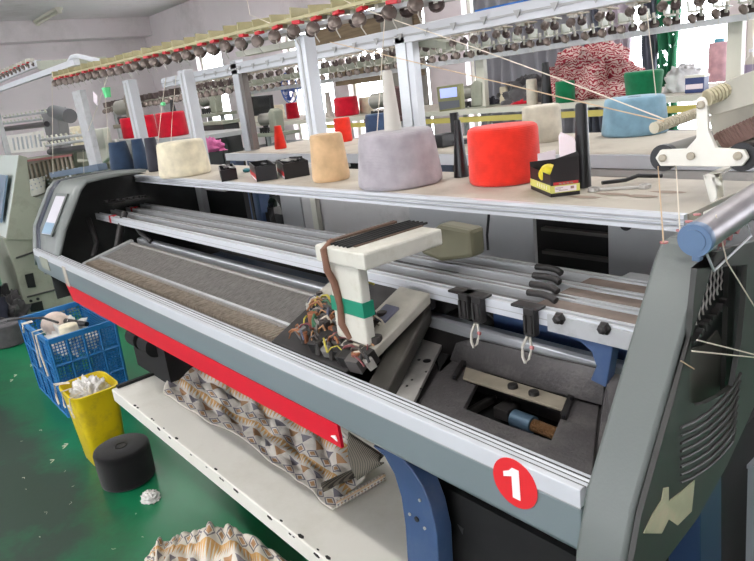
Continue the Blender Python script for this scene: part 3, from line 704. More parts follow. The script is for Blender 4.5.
MB().box((-2.90, .86, .50), (-2.52, 1.04, .99)).build('belly_cover', blackvoid, KM)
for i in range(2):
    q = Vector((-2.84+.14*i, .86, .66)); MB().cyl(q, q+Vector((.10, 0, .0)), .045, n=18).build('takedown_motor', blackvoid, KM, smooth=40)
MB().box((-2.725, .70, .5005), (-2.705, 1.1, .512)).build('rubber_strip', black, KM)
# blue curved leg and black cabinet on the right
L1 = [(372, 446), (384, 456), (394, 474), (401, 497), (405, 525), (408, 570), (412, 640), (420, 700)]
R1 = [(458, 700), (446, 640), (439, 570), (437, 535), (431, 508), (423, 487), (412, 470), (400, 456)]
lg = MB().prism([ay(a, b, .60) for a, b in L1+R1], (0, .035, 0)).build('blue_leg', bluep, KM, smooth=30, bevel=.002)
for a, b in ((410, 514), (417, 519), (425, 528), (420, 500)):
    q = ay(a, b, .599); MB().cyl(q, q+Vector((0, -.002, 0)), .003 if b != 519 else .005, n=10).build('screw_head', steel if b != 519 else darkiron, lg)
xc = ay(440, 540, .66).x
MB().box((xc, .66, .02), (-.42, 1.2, .93)).build('lower_cabinet', blackvoid, KM)
MB().box((xc-.06, .64, 0), (xc+.0, 1.2, .93)).build('cabinet_side', blackvoid, KM)
q = ay(461, 530, .659); MB().prism([q+Vector((-.008, 0, .008)), q+Vector((.006, 0, .006)), q+Vector((.002, 0, -.008))], (0, .001, 0)).build('triangle_mark', mat('grey_mark', S(70, 70, 72), .6), KM)
MB().box((-2.70, 1.05, 0), (-2.60, 1.2, .93)).build('left_stand', black, KM)
# right-hand blue stand below the side cover
P1 = [ax(a, b, -.36) for a, b in ((700, 500), (722, 470), (722, 640), (700, 640))]
MB().prism(P1, (-.05, 0, 0)).build('right_stand', bluedark, KM, bevel=.003)
P1 = [ax(a, b, -.42) for a, b in ((640, 545), (700, 520), (700, 700), (640, 700))]
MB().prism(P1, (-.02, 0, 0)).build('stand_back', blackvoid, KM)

# ---- creel (yarn tension rack) over the table
def tensioner_proto(parent, m_plate=None, discn=2, red=True, mirror=1, s=1.0):
    t = MB().box((-.022*s, -.030*s, .008), (.022*s, .03*s, .012)); t.box((-.020*s, -.03*s, .012), (-.016*s, .03*s, .036*s)); t.cyl((0, 0, .012), (0, 0, .03), .004)
    o = t.build('yarn_tensioner', m_plate or tanplate, parent, origin=(0, 0, 0))
    for k in range(discn):
        yy = -.024*s+.034*s*k
        MB().lathe([(.005*s, 0), (.015*s, .002), (.015*s, .004), (.006*s, .008), (.014*s, .011), (.014*s, .013), (.005*s, .018)], (-.010*s+.014*s*k, yy*1.3, -.016*s), 14, (.9-.5*k, -.6, .5)).build('tension_disc', discm if k else discl, o, smooth=40, origin=(0, 0, 0))
    MB().cyl((.012*s, .0, -.012*s), (.012*s, .0, .02*s), .0045*s, n=8).build('ceramic_guide', clearp, o, origin=(0, 0, 0))
    if red: MB().box((-.012*s, -.034*s, .0), (.014*s, -.018*s, .010)).build('red_lever', redtab, o, origin=(0, 0, 0), bevel=.002)
    else: MB().box((-.010*s, -.034*s, .0), (.012*s, -.018*s, .008)).build('lever', clearp, o, origin=(0, 0, 0))
    MB().tube([(0, -.03*s, -.005), (.002, -.036*s, -.03*s), (.006, -.03*s, -.045*s)], .0016, 5).build('wire_guide', clearp, o, origin=(0, 0, 0))
    return o
def place_row(proto, parent, a, b, n, pitch_jit=0):
    base = world_loc(parent)
    for i in range(n):
        c = proto if i == 0 else copy_tree(proto, parent)
        if i == 0: c.parent = parent
        c.location = vl(a, b, i/(n-1))-base
        c.rotation_euler = (random.uniform(-.08, .08), random.uniform(-.1, .1), random.uniform(-.25, .25))
RY = 1.15
ra_, rb_ = ay(62, 81, RY), ay(440, -2, RY)
cr = MB()
cr.prism([ra_+Vector((0, -.03, -.006)), ra_+Vector((0, .05, -.006)), ra_+Vector((0, .05, .004)), ra_+Vector((0, -.03, .004))], rb_-ra_)
beam = cr.build('creel_beam', alu2, KM)
m = MB(); m.prism([ra_+Vector((0, -.05, .018)), ra_+Vector((0, -.042, .018)), ra_+Vector((0, -.042, .026)), ra_+Vector((0, -.05, .026))], rb_-ra_)
m.prism([ra_+Vector((0, .03, .03)), ra_+Vector((0, .036, .03)), ra_+Vector((0, .036, .036)), ra_+Vector((0, .03, .036))], rb_-ra_); m.build('creel_guide_rod', tanplate, KM)
pr_ = tensioner_proto(KM, s=1.25)
place_row(pr_, KM, ra_+Vector((.05, -.01, .006)), rb_+Vector((-.02, -.01, .006)), 30)
def post(px_, py_, y, w, m_, parent, nm, z0=1.36, dz=0):
    q = ay(px_, py_, y)
    o = MB().box((q.x-w/2, y-.02, z0), (q.x+w/2, y+.02, q.z+dz)); o = o.build(nm, m_, parent, bevel=.002)
    return q, o
for (a, b, w) in ((129, 80, .075), (185, 70, .055), (304, 35, .05)):
    q, o = post(a, b, RY+.03, w, alu, KM, 'creel_post')
    MB().box((q.x-w*.10, RY+.03-.0215, 1.37), (q.x+w*.10, RY+.03-.0195, q.z-.01)).build('post_slot', greypanel2, o)
q = ay(83, 105, RY+.02); MB().box((q.x-.075, RY, 1.30), (q.x+.065, RY+.03, q.z+.075)).build('creel_end_post', alu2, KM)
# bracket boxes at the top of the third post
m = MB(); m.prism([ay(a, b, RY+.06) for a, b in ((235, 52), (294, 40), (296, 46), (237, 57))], (0, .05, 0)); m.build('creel_bracket', beige, KM)

# ---- feed-wheel unit on the right end of the table
YF_ = .98
fw = thing('yarn_feed_unit', ay(700, 180, YF_+.05), 'white bracket with two black rubber rollers and yarn-wrapped spindles, right edge of yarn table', 'yarn feeder')
pts = [(696, 100), (699, 97), (704, 97), (707, 101), (708, 130), (716, 148), (744, 150), (748, 158), (742, 166), (722, 167), (660, 166), (655, 158), (660, 150), (686, 149), (696, 138)]
MB().prism([ay(a, b, YF_) for a, b in pts], (0, .008, 0)).build('bracket', white, fw, bevel=.0015)
for a, b in ((663, 158), (742, 157)):
    q = ay(a, b, YF_+.010); m = MB(); m.cyl(q, q+Vector((0, .30 if a < 700 else .2, .0)), .019, n=24); w_ = m.build('rubber_roller', mat('grey_rubber', S(120, 118, 112), .6), fw, smooth=40)
    MB().lathe([(.010, 0), (.0205, 0), (.0205, .012), (.010, .012)], q-Vector((0, .001, 0)), 24, (0, 1, 0)).build('roller_rim', blackpl, w_, smooth=40)
for a, b in ((663, 158), (691, 156), (738, 156), (701, 105)):
    q = ay(a, b, YF_-.001); MB().lathe([(.006, 0), (.006, .003), (.003, .004)], q, 12, (0, -1, 0)).build('bracket_bolt', steelw, fw)
q1, q2 = ay(654, 128, YF_-.05), ay(697, 113, YF_+.05)
m = MB(); n = 18
for i in range(n):
    t = i/n; a = vl(q1, q2, t); b = vl(q1, q2, (i+1)/n); m.cyl(a, b, .0085, .0070, n=12)
m.build('wrapped_spindle', mat('twine_wrap', S(196, 188, 168), .8), fw)
q1, q2 = ay(707, 98, YF_), ay(752, 80, YF_+.06)
m = MB(); n = 13
for i in range(n):
    a = vl(q1, q2, i/n); b = vl(q1, q2, (i+.7)/n); m.cyl(a, b, .0115, n=12)
m.cyl(q1, q2, .009); m.build('ribbed_spindle', mat('twine_rib', S(200, 190, 160), .8), fw)
m = MB(); m.prism([ay(a, b, YF_+.02) for a, b in ((705, 90), (728, 80), (760, 68), (775, 75), (775, 98), (712, 116), (706, 112))], (0, .006, 0)); m.prism([ay(a, b, YF_+.06) for a, b in ((708, 116), (775, 96), (775, 140), (745, 150), (716, 146))], (0, .006, 0)); m.build('guard_plate', mat('dusty_plate', S(176, 172, 160), .6, var=.1, vscale=20), fw, bevel=.001)
m = MB(); 
for i in range(14):
    a = ay(712+i*3.2, 140-i*1.4, YF_+.045); m.tube([a, a+Vector((.01, -.01, .01)), a+Vector((.02, 0, -.012))], .004, 5)
m.build('lint_wad', mat('brown_lint', S(130, 104, 96), .95), fw)
q = az(712, 182, 1.36)
m = MB(); b0 = ay(705, 176, .94); 
m.prism([ay(a, b, .97) for a, b in ((703, 175), (719, 173), (721, 196), (710, 202))], (.004, 0, 0)); m.box((b0.x-.01, .96, 1.362), (b0.x+.05, 1.10, 1.366)); m.prism([ay(704, 175, .97), ay(719, 174, .97), ay(742, 160, 1.12), ay(732, 163, 1.12)], (0, 0, -.004)); m.build('angle_foot', white, fw)

# ------------------------------------------------------------------ yarn cones
def cone_obj(name, base, r0, r1, h, m_, label, cat='yarn cone', group=None, tubem=None, tubeh=.02, lean=None, hole=True):
    base = Vector(base); root = thing(name, base, label, cat, group)
    e = min(.012, h*.08)
    prof = [(r0*.5, 0), (r0*.93, 0), (r0*.99, e*.5), (r0, e*1.5)]
    for k in range(1, 6): prof.append((lerp(r0, r1, k/6), lerp(e*1.5, h-e*1.2, k/6)))
    prof += [(r1, h-e*1.2), (r1*.97, h-e*.4), (r1*.90, h), (r1*.30, h*.995)]
    MB().lathe(prof, base, 40).build('wound_yarn', m_, root, smooth=50)
    if tubem:
        MB().lathe([(r1*.16, h*.9), (r1*.24, h*.9), (r1*.22, h+tubeh), (r1*.19, h+tubeh), (r1*.18, h*.95)], base, 20).build('cone_tube', tubem, root, smooth=40)
    return root
def cpx(xl, xr, yt, yb, z, m_, label, name='yarn_cone', tr=None, squash=1, tube=None, tubeh=.012, group=None, gy=None):
    """xl..xr base width, yt top rim (front) row, yb base front row"""
    g = az((xl+xr)/2, yb, z) if gy is None else ay((xl+xr)/2, yb, gy)
    if gy is not None: z = g.z
    dd = depth(g); r = (xr-xl)/2*dd/F
    r = (xr-xl)/2*(dd+r*.8)/F
    dirn = Vector((g.x, g.y, 0)).normalized(); c = g+dirn*r*.92
    ctop = None
    # height: the point above the centre whose row is the top
    best = 0
    for k in range(1, 400):
        zz = z+k*.002; pc = M3.transposed() @ (Vector((c.x, c.y, zz))-CAM); row = 280.5+F*pc.y/pc.z
        if row <= yt: best = zz-z; break
    h = best*squash
    return cone_obj(name, (c.x, c.y, z), r, r*(tr or .85), h, m_, label, tubem=tube, tubeh=tubeh, group=group)
kraft = mat('grey_card_tube', S(196, 192, 184), .6)
yw = lambda n, r, g, b: yarnmat(n, (r, g, b))
navy = yw('navy_yarn', 44, 62, 86); cream = yw('cream_yarn', 222, 212, 186); tanY = yw('tan_yarn', 208, 174, 134); grY = yw('grey_melange_yarn', 168, 162, 168)
redO = yw('orange_red_yarn', 226, 50, 34); charcoal = yw('charcoal_yarn', 62, 62, 72); bluey = yw('powder_blue_yarn', 124, 160, 180); greenY = yw('green_yarn', 18, 112, 72)
redY = yw('crimson_yarn', 196, 18, 44); blackY = yw('black_yarn', 12, 11, 13); pinkY = yw('dusty_pink_yarn', 204, 164, 172); creamD = yw('greyed_cream_yarn', 206, 198, 182); dgr = yw('dark_grey_yarn', 84, 82, 84); bluedk = yw('slate_blue_yarn', 70, 90, 124)
T = 1.3605
cpx(112, 136, 142, 172.5, T, navy, 'small navy yarn cone with a pale left side, leftmost on the front yarn table', tr=.72, tube=kraft)
cpx(135, 151, 139, 170, T+.0, navy, 'slim navy yarn cone, second from left on the front yarn table', tr=.7)
cpx(149, 164, 138, 171.5, T, charcoal, 'charcoal yarn cone touching the left side of the wide cream cone', tr=.75)
cpx(161, 212, 141, 177, T, cream, 'wide cream yarn cone on the left of the front yarn table', tr=.9)
cpx(313, 351, 134, 182, T, tanY, 'tall tan yarn cone on the front yarn table, left of the big grey cone', tr=.86)
grey_cone = cpx(359, 444, 131, 190, T, grY, 'big grey melange yarn cone in the middle of the front yarn table', tr=.88)
cpx(470, 541, 126, 186.5, T, redO, 'large orange-red yarn cone on the front yarn table beside the black card box', tr=.97)
# white bare tube standing on the grey cone
gb = grey_cone.location; gh = max(v.co.z for v in grey_cone.children[0].data.vertices)-min(v.co.z for v in grey_cone.children[0].data.vertices)
def bare(name, base, r0, r1, h, m_, label):
    o = MB().lathe([(r0*.8, 0), (r0, 0), (r0, .004), (r1, h-.004), (r1*.8, h), (r1*.6, h-.002)], base, 24).build(name, m_, smooth=40); return tag(o, label, 'cone tube')
tb = bare('cone_tube', Vector((gb.x-.03, gb.y+.02, 1.3605+gh-.001)), .021, .012, .14, kraft, 'bare whitish cone tube standing on the big grey yarn cone')
q = az(456, 178, T); bare('cone_tube', q+Vector((0, .02, 0)), .0185, .008, .135, blackpl, 'bare black cone tube standing between the grey and orange-red cones')
q = az(579, 190, T); bare('cone_tube', q+Vector((-.01, .03, 0)), .0155, .011, .16, blackpl, 'tall bare black cone tube standing right behind the black card box')

# black card box with open flap
qa, qb, qc_ = az(531, 189, T), az(551, 197.5, T), az(580, 194, T)
bxr = thing('card_box', (qa+qc_)/2, 'black card box with yellow and red band and raised white flap, beside the orange-red cone', 'box')
H1 = .045
qd = qa+(qc_-qb)
def wallq(a, b, h, m_, nm, h2=None, z0=0, th=.0015, out=0):
    a = Vector(a); b = Vector(b); n_ = Vector((b.y-a.y, a.x-b.x, 0)).normalized()
    a = a+n_*out; b = b+n_*out
    h2 = h if h2 is None else h2
    return MB().prism([a+Vector((0, 0, z0)), b+Vector((0, 0, z0)), b+Vector((0, 0, h2)), a+Vector((0, 0, h))], -n_*th).build(nm, m_, bxr)
wallq(qa, qb, H1, cardk, 'front_side', H1-.004)
wallq(qb, qc_, H1-.002, cardk, 'long_side', H1+.028)
MB().prism([qb+Vector((0, 0, H1-.003)), qc_+Vector((0, 0, H1+.026)), qc_+Vector((-.004, 0, H1+.034)), vl(qb, qc_, .22)+Vector((0, 0, H1+.026))], (0, .0015, 0)).build('tilted_side_flap', cardk, bxr)
wallq(qc_, qd, H1+.01, cardk, 'far_side'); wallq(qd, qa, H1+.01, cardk, 'left_side')
wallq(qa, qb, .022, cardy, 'yellow_band', .022, z0=.008, th=.0004, out=.0006); wallq(qb, qc_, .021, cardy, 'yellow_band', .021, z0=.007, th=.0004, out=.0006)
wallq(vl(qb, qc_, .1), vl(qb, qc_, .95), .027, cardr, 'red_band', .027, z0=.0215, th=.0004, out=.0007)
wallq(vl(qb, qc_, .14), vl(qb, qc_, .88), .019, cardw, 'white_sticker', .019, z0=.0085, th=.0003, out=.001)
m = MB()
for i, (t0, t1, z) in enumerate(((.18, .45, .016), (.18, .38, .0135), (.3, .6, .011), (.70, .82, .0125))):
    a = vl(qb, qc_, t0); b = vl(qb, qc_, t1); m.prism([a+Vector((0, -.0016, z)), b+Vector((0, -.0016, z)), b+Vector((0, -.0016, z+.001+(.004 if i == 3 else 0))), a+Vector((0, -.0016, z+.001+(.004 if i == 3 else 0)))], (0, .0004, 0))
for i in range(4):
    a = vl(qb, qc_, .30+.13*i); m.prism([a+Vector((0, -.0014, .0228)), a+Vector((.006, -.0014, .0228)), a+Vector((.006, -.0014, .0255)), a+Vector((0, -.0014, .0255))], (0, .0004, 0))
m.build('small_print', mat('faint_print', S(150, 120, 110), .6), bxr)
m = MB()
for i in range(5):
    a = vl(qa, qb, .38+.11*i); n_ = Vector((qb.y-qa.y, qa.x-qb.x, 0)).normalized()
    a = a+n_*.0014; b = a+(qb-qa).normalized()*.002; m.prism([a+Vector((0, 0, .012)), b+Vector((0, 0, .012)), b+Vector((0, 0, .019)), a+Vector((0, 0, .019))], -n_*.0004)
m.build('white_lettering', whitesign, bxr)
fa = vl(qd, qc_, .15); fb = vl(qd, qc_, .85)
MB().prism([fa+Vector((0, 0, H1)), fb+Vector((0, 0, H1+.01)), fb+Vector((-.002, .004, H1+.050)), fb+Vector((-.008, .006, H1+.058)), fa+Vector((0, .006, H1+.062)), fa+Vector((-.004, .004, H1+.055))], (0, .0015, 0)).build('white_flap', cardw, bxr)
MB().prism([vl(qa, qd, .3)+Vector((0, 0, H1)), vl(qa, qd, .95)+Vector((0, 0, H1+.005)), vl(qa, qd, .95)+Vector((0, 0, H1+.028)), vl(qa, qd, .3)+Vector((0, 0, H1+.024))], (.001, 0, 0)).build('side_flap', cardw, bxr)
ctr = (qa+qc_)/2
o = MB().lathe([(.004, 0), (.016, .005), (.02, .018), (.014, .03), (.004, .034)], ctr+Vector((-.008, -.004, H1-.022)), 14, (.3, -.5, .8)).build('yellow_packet', mat('yellow_wrap', S(214, 196, 40), .4, var=.2, vscale=60), smooth=50); tag(o, 'crumpled yellow packet inside the open black card box', 'packet')

# small black boxes on the table
def blackbox(pts, h, lab, items=0, labelred=True):
    a, b, c_ = [az(x, y, T) for x, y in pts]; d_ = a+(c_-b)
    r = thing('parts_box', (a+c_)/2, lab, 'small box')
    th = .003; up = Vector((0, 0, h))
    fl_ = MB().prism([a, b, c_, d_], (0, 0, .003)); fl_.build('bottom', blackpl, r)
    for p0, p1 in ((a, b), (b, c_), (c_, d_), (d_, a)):
        n_ = Vector((p1.y-p0.y, p0.x-p1.x, 0)).normalized()
        MB().prism([p0, p1, p1+up, p0+up], -n_*th).build('box_side', blackpl, r)
    if labelred:
        n_ = Vector((b.y-a.y, a.x-b.x, 0)).normalized()
        aa = a+n_*.0006
        bb = b+n_*.0006
        MB().prism([aa+Vector((0, 0, .008)), bb+Vector((0, 0, .008)), bb+Vector((0, 0, .022)), aa+Vector((0, 0, .022))], -n_*.0004).build('red_label', cardr, r)
        MB().prism([aa+Vector((0, 0, .002)), bb+Vector((0, 0, .002)), bb+Vector((0, 0, .009)), aa+Vector((0, 0, .009))], -n_*.0005+n_*.0003).build('white_label', cardw, r)
    random.seed(len(lab))
    for i in range(items):
        q = vl(vl(a, c_, .15+.7*random.random()), vl(b, d_, random.random()), .4)+Vector((0, 0, h+.002*(i % 3)))
        ang = random.uniform(-.5, .5)
        L_ = .035
        dv = Vector((math.cos(ang)*L_, math.sin(ang)*L_, random.uniform(-.003, .012)))
        nm = 'steel_needle_pack' if i % 2 else 'dark_spare_part'
        MB().cb(q, (.05, .008, .004), Matrix.Rotation(ang, 3, 'Z')).build(nm, steel if i % 2 else darkiron, r)
    return r
blackbox([(220, 176), (222, 182), (238, 179)], .035, 'smallest black parts box with white strips sticking out, beside the wide cream cone', 5, False)
blackbox([(251, 176), (257, 182), (278, 179)], .045, 'black parts box with red and white label, in the middle of three on the table', 1)
blackbox([(278, 174), (285, 179.5), (310, 175)], .045, 'black parts box heaped with dark spares, touching the tan yarn cone side', 8)
q = az(247, 172, T); tag(MB().lathe([(.008, 0), (.014, .003), (.014, .01), (.006, .014)], q, 14).build('teal_knob', mat('teal_plastic', S(40, 110, 120), .4), smooth=40), 'little teal plastic cap between the small black boxes', 'cap')
# tools on the table right of the card box
a, b = az(602, 187, T), az(662, 180, T)
tag(MB().tube([a+Vector((0, 0, .008)), vl(a, b, .4)+Vector((0, 0, .008)), vl(a, b, .6)+Vector((0, 0, .014)), b+Vector((0, 0, .008))], .004, 8).build('black_hose', blackpl, smooth=50), 'short black bent rod lying on the yarn table right of the card box', 'rod')
a, b = az(594, 191, T), az(645, 188, T)
w_ = thing('steel_spanner', (a+b)/2, 'steel spanner lying on the yarn table in front of the black bent rod', 'spanner')
dv = (b-a).normalized(); nv = Vector((-dv.y, dv.x, 0))
MB().prism([a+nv*.004, b+nv*.004, b-nv*.004, a-nv*.004], (0, 0, .005)).build('shaft', steel, w_, bevel=.001)
for e, s in ((a, -1), (b, 1)):
    MB().ring([e+Vector((math.cos(t)*.011, math.sin(t)*.011, .0)) for t in [k*PI/6 for k in range(12)]], [e+Vector((math.cos(t)*.006, math.sin(t)*.006, .0)) for t in [k*PI/6 for k in range(12)]], (0, 0, .007)).build('ring_end', steel, w_)

# ------------------------------------------------------------------ background knitting machines 2 and 3
def back_machine(name, y0, depth_, x0, x1, z, label, yellow_edge=False, leg=bluep, edge=aluwhite):
    r = thing(name, ((x0+x1)/2, y0+depth_/2, 0), label, 'knitting machine')
    tt = MB().box((x0, y0+.012, z-.03), (x1, y0+depth_, z)).build('yarn_table', tabletop, r)
    MB().box((x0, y0, z-.032), (x1, y0+.014, z+.001)).build('table_edge_trim', edge, tt)
    if yellow_edge: MB().box((x0+2.2, y0+.005, z-.085), (x1, y0+.03, z-.05)).build('yellow_edge', yedge, tt)
    MB().box((x0, y0+.12, .75), (x1, y0+depth_+.2, 1.05)).build('machine_body', black, r)
    MB().box((x0+.02, y0+.16, .10), (x1-.02, y0+depth_+.1, .75)).build('lower_cabinet', blackvoid, r)
    for x in (x0+.05, (x0+x1)/2, x1-.05): MB().box((x-.03, y0+.10, 0), (x+.03, y0+.16, z-.03)).build('leg', leg, r)
    return r
M2 = back_machine('flat_knitting_machine', 1.51, .48, -2.95, -.3, 1.36, 'second knitting machine with white-edged yarn table, right behind the foreground machine')
MB().box((-1.15, 1.515, 1.23), (-.3, 1.525, 1.326)).build('front_sheet', greypanel, M2)
q = ay(240, 150, 1.55); MB().box((-2.95, 1.53, .9), (-2.89, 1.57, 1.328)).build('leg', bluep, M2)
q = ay(280, 215, 1.6); cl = MB()
for k in range(4): cl.tube([q+Vector((.07*math.cos(t), -.02+.008*k, .09*math.sin(t)+.0)) for t in [j*PI/8 for j in range(17)]], .006, 6)
cl.build('hose_coil', blackpl, M2, smooth=60)
# its creel
R2 = 1.62
a2, b2 = ay(160+5, 84, R2), ay(790, -38, R2)
m = MB(); m.prism([a2+Vector((0, -.02, -.02)), a2+Vector((0, .02, -.02)), a2+Vector((0, .02, .03)), a2+Vector((0, -.02, .03))], b2-a2); m.build('creel_beam', aluwhite, M2, bevel=.002)
m = MB(); m.prism([a2+Vector((0, -.024, .0)), a2+Vector((0, -.020, .0)), a2+Vector((0, -.020, .006)), a2+Vector((0, -.024, .006))], b2-a2); m.build('beam_groove', greypanel2, M2)
p2 = tensioner_proto(M2, m_plate=steelw, red=False, s=.85)
place_row(p2, M2, a2+Vector((.1, .075, -.03)), b2+Vector((-.02, .075, -.03)), 36)
m2g = MB(); m2g.prism([(-.013, -.02, 0), (.013, -.02, 0), (0, -.02, -.022)], (0, .002, 0)); gd = m2g.build('thread_hook', greypanel2, M2, origin=(0, 0, 0))
base = world_loc(M2)
for i in range(26):
    c = gd if i == 0 else gd.copy()
    if i: COL.objects.link(c)
    c.parent = M2; c.location = vl(a2, b2, (i+.5)/26)+Vector((0, -.008, .012))-base
for (a, b, w, ww) in ((236, 60, .055, alu), (403, 34, .05, alu)):
    q, o = post(a, b, R2, w, ww, M2, 'creel_post')
    MB().box((q.x+w/2, R2-.015, 1.365), (q.x+w/2+.03, R2+.015, q.z-.02)).build('post_channel', mat('brownish_channel', S(112, 106, 102), .5) if a < 300 else aluwhite, o)
MB().prism([ay(a, b, R2+.03) for a, b in ((408, 34), (446, 42), (446, 49), (408, 46))], (0, .04, 0)).build('creel_bracket', olive, M2)
# tensioner box of machine 2 left end
MB().prism([ay(a, b, 2.0) for a, b in ((110, 62), (140, 55), (140, 62), (110, 70))], (0, .04, 0)).build('creel_end_plate', olive, M2)

M3_ = back_machine('flat_knitting_machine', 3.45, .95, -7.2, -.2, 1.36, 'third knitting machine with yellow-edged yarn table, nearest the window wall', True, greypanel2, beige)
R3 = 3.55
a3, b3 = ay(245, 90, R3), ay(790, 2, R3)
m = MB(); m.prism([a3+Vector((0, -.02, -.05)), a3+Vector((0, .06, -.05)), a3+Vector((0, .06, -.02)), a3+Vector((0, -.02, -.02))], b3-a3); m.build('creel_beam', alu2, M3_)
p3 = tensioner_proto(M3_, m_plate=olive, red=False, s=1.7)
place_row(p3, M3_, a3+Vector((.05, -.02, .02)), b3+Vector((-.05, -.02, .02)), 42)
for a, b in ((480, 48), (250, 92), (737, 14)):
    q, o = post(a, b, R3+.05, .07, beige, M3_, 'creel_post')
# a fourth creel even further up (upper left to right, behind)
M4 = thing('yarn_rack', (-6, 2.6, 0), 'long dark yarn rack seen between the posts on the upper left, behind the second machine', 'yarn rack')
a4, b4 = ay(110, 108, 2.6), ay(246, 84, 2.6)
m = MB(); m.prism([a4+Vector((0, -.03, -.02)), a4+Vector((0, .05, -.02)), a4+Vector((0, .05, .03)), a4+Vector((0, -.03, .03))], b4-a4); m.build('rack_beam', olive, M4)
p4 = tensioner_proto(M4, m_plate=discm, red=False, s=1.8)
place_row(p4, M4, a4+Vector((.05, -.02, .0)), b4+Vector((-.02, -.02, .0)), 26)
for t in (.05, .5, .97):
    q = vl(a4, b4, t); MB().box((q.x-.03, 2.58, 0), (q.x+.03, 2.64, q.z)).build('rack_post', alu2, M4)

def grey_post_frame(): pass

# control panel with lit screen
q = ay(447, 98, 1.75)
cp = thing('display_unit', q+Vector((0, 0, -.4)), 'olive control panel with lit blue-white screen standing on the second yarn table', 'display')
CPX = [ay(a, b, 1.75) for a, b in ((436, 87), (459, 84), (461, 109), (439, 112))]
MB().prism(CPX, (0, .025, 0)).build('housing', olivepl, cp, bevel=.004)
MB().prism([ay(a, b, 1.748) for a, b in ((439.5, 89), (456.5, 87), (457, 96.5), (440.5, 98.5))], (0, .001, 0)).build('lit_screen', screen, cp)
MB().prism([ay(a, b, 1.748) for a, b in ((438.5, 102), (459, 100), (459.5, 107), (440, 110))], (0, .001, 0)).build('keypad', key, cp)
q0 = ay(452, 113, 1.76); MB().cyl((q0.x, 1.77, 1.36), (q0.x, 1.77, q0.z), .016).build('stand', blackpl, cp, smooth=40)
MB().box((q0.x-.06, 1.74, 1.36), (q0.x+.06, 1.80, 1.375)).build('stand_base', blackpl, cp)

# background cones on the second and third tables
D2 = 1.3605
cpx(523, 562, 105, 143, D2, creamD, 'cream yarn cone standing behind the orange-red cone on the second table', tr=.95)
cpx(603, 666, 97, 137, D2, bluey, 'large powder-blue yarn cone on the second table', tr=.9, tube=blackpl, tubeh=.0)
cpx(336, 353, 118, 142, D2, redO, 'orange-red yarn cone on the second table, right of the bright post', tr=.95)
cpx(275, 287, 126, 149, D2, redO, 'slim orange-red yarn cone on the second table, left of the bright post', tr=.6)
cpx(366, 391, 114, 136, D2, bluedk, 'slate-blue yarn cone half hidden behind the big grey cone', tr=.9)
tag(MB().box(*[tuple(v) for v in ((Vector((ay(441, 140, 1.7).x, 1.66, 1.36))), Vector((ay(450, 140, 1.7).x, 1.73, 1.405)))]).build('black_block', blackpl, bevel=.003), 'small black block on the second table left of the black cone tube', 'block')
# third table
D3 = 1.3605
def c3(xl, xr, yt, yb, m_, lab, **k): return cpx(xl, xr, yt, yb, D3, m_, lab, **k)
c3(627, 660, 71, 97.5, greenY, 'green yarn cone above the powder-blue cone, on the third table edge', tr=1.12)
c3(556, 575, 81, 103, greenY, 'smaller green yarn cone left of the striped cloth heap front, on third table', tr=1.0)
c3(527, 538, 79, 105, creamD, 'slim greyish yarn spool left of a black cone tube on the third table', tr=.95)
c3(335, 360, 97, 116, redY, 'crimson yarn cone with a black tube above it, behind the bright post', tr=.95)
c3(360, 374, 97, 113, cream, 'short cream yarn cone right of the crimson cone by the window', tr=.95)
c3(287, 300, 103, 118.5, redY, 'crimson yarn cone on the far table, right of the dark monitor', tr=.9)
c3(275, 286, 105, 119, cream, 'pale yarn cone right beside the dark monitor', tr=.9)
c3(500, 509, 87, 104.5, cream, 'white yarn spool with yellow top in front of the grey curtain', tr=.9)
c3(318, 323, 101, 117, greenY, 'narrow dark green spool left of the crimson cone by the window', tr=.9)
q = az(543, 105, D3); bare('cone_tube', q+Vector((0, .04, 0)), .035, .02, .245, blackpl, 'bare black cone tube on the third table before the striped cloth heap')
q = ay(331, 122, 3.7); bare('cone_tube', Vector((q.x, 3.7, D3)), .035, .022, .22, kraft, 'bare grey cone tube on the third table near the window boards')
c = az(711, 83, D3)
pk = cone_obj('yarn_spool', (c.x, c.y+.10, D3), .062, .058, .24, pinkY, 'tall dusty-pink yarn spool with blue core before the bright window', 'yarn spool')
MB().cyl((c.x, c.y+.10, D3+.24), (c.x, c.y+.10, D3+.262), .03).build('blue_core', mat('blue_core', S(90, 160, 180), .4), pk, smooth=40)
c = az(694, 93, D3); tin = thing('blue_tin', c, 'blue and white tin on the third table left of the pink spool', 'tin')
MB().box((c.x-.05, c.y, D3), (c.x+.05, c.y+.06, D3+.085)).build('tin_body', mat('navy_tin', S(44, 60, 110), .35), tin, bevel=.004)
MB().box((c.x-.045, c.y-.001, D3+.02), (c.x+.045, c.y, D3+.045)).build('white_band', cardw, tin)
MB().box((c.x-.052, c.y-.002, D3+.078), (c.x+.052, c.y+.062, D3+.09)).build('lid', beige, tin)
c = az(748, 80, D3); bo = thing('clear_bottle', c, 'small pale bottle with label before the bright window, far right', 'bottle')
MB().lathe([(.03, 0), (.034, .004), (.034, .10), (.026, .125), (.012, .14), (.012, .16)], (c.x, c.y+.03, D3), 20).build('bottle_body', clearp, bo, smooth=50)
MB().cyl((c.x, c.y+.03, D3+.16), (c.x, c.y+.03, D3+.178), .014).build('cap', aluwhite, bo, smooth=40)
MB().cyl((c.x, c.y+.03, D3+.04), (c.x, c.y+.03, D3+.09), .0345).build('bottle_label', mat('lilac_label', S(150, 140, 170), .6), bo, smooth=40)
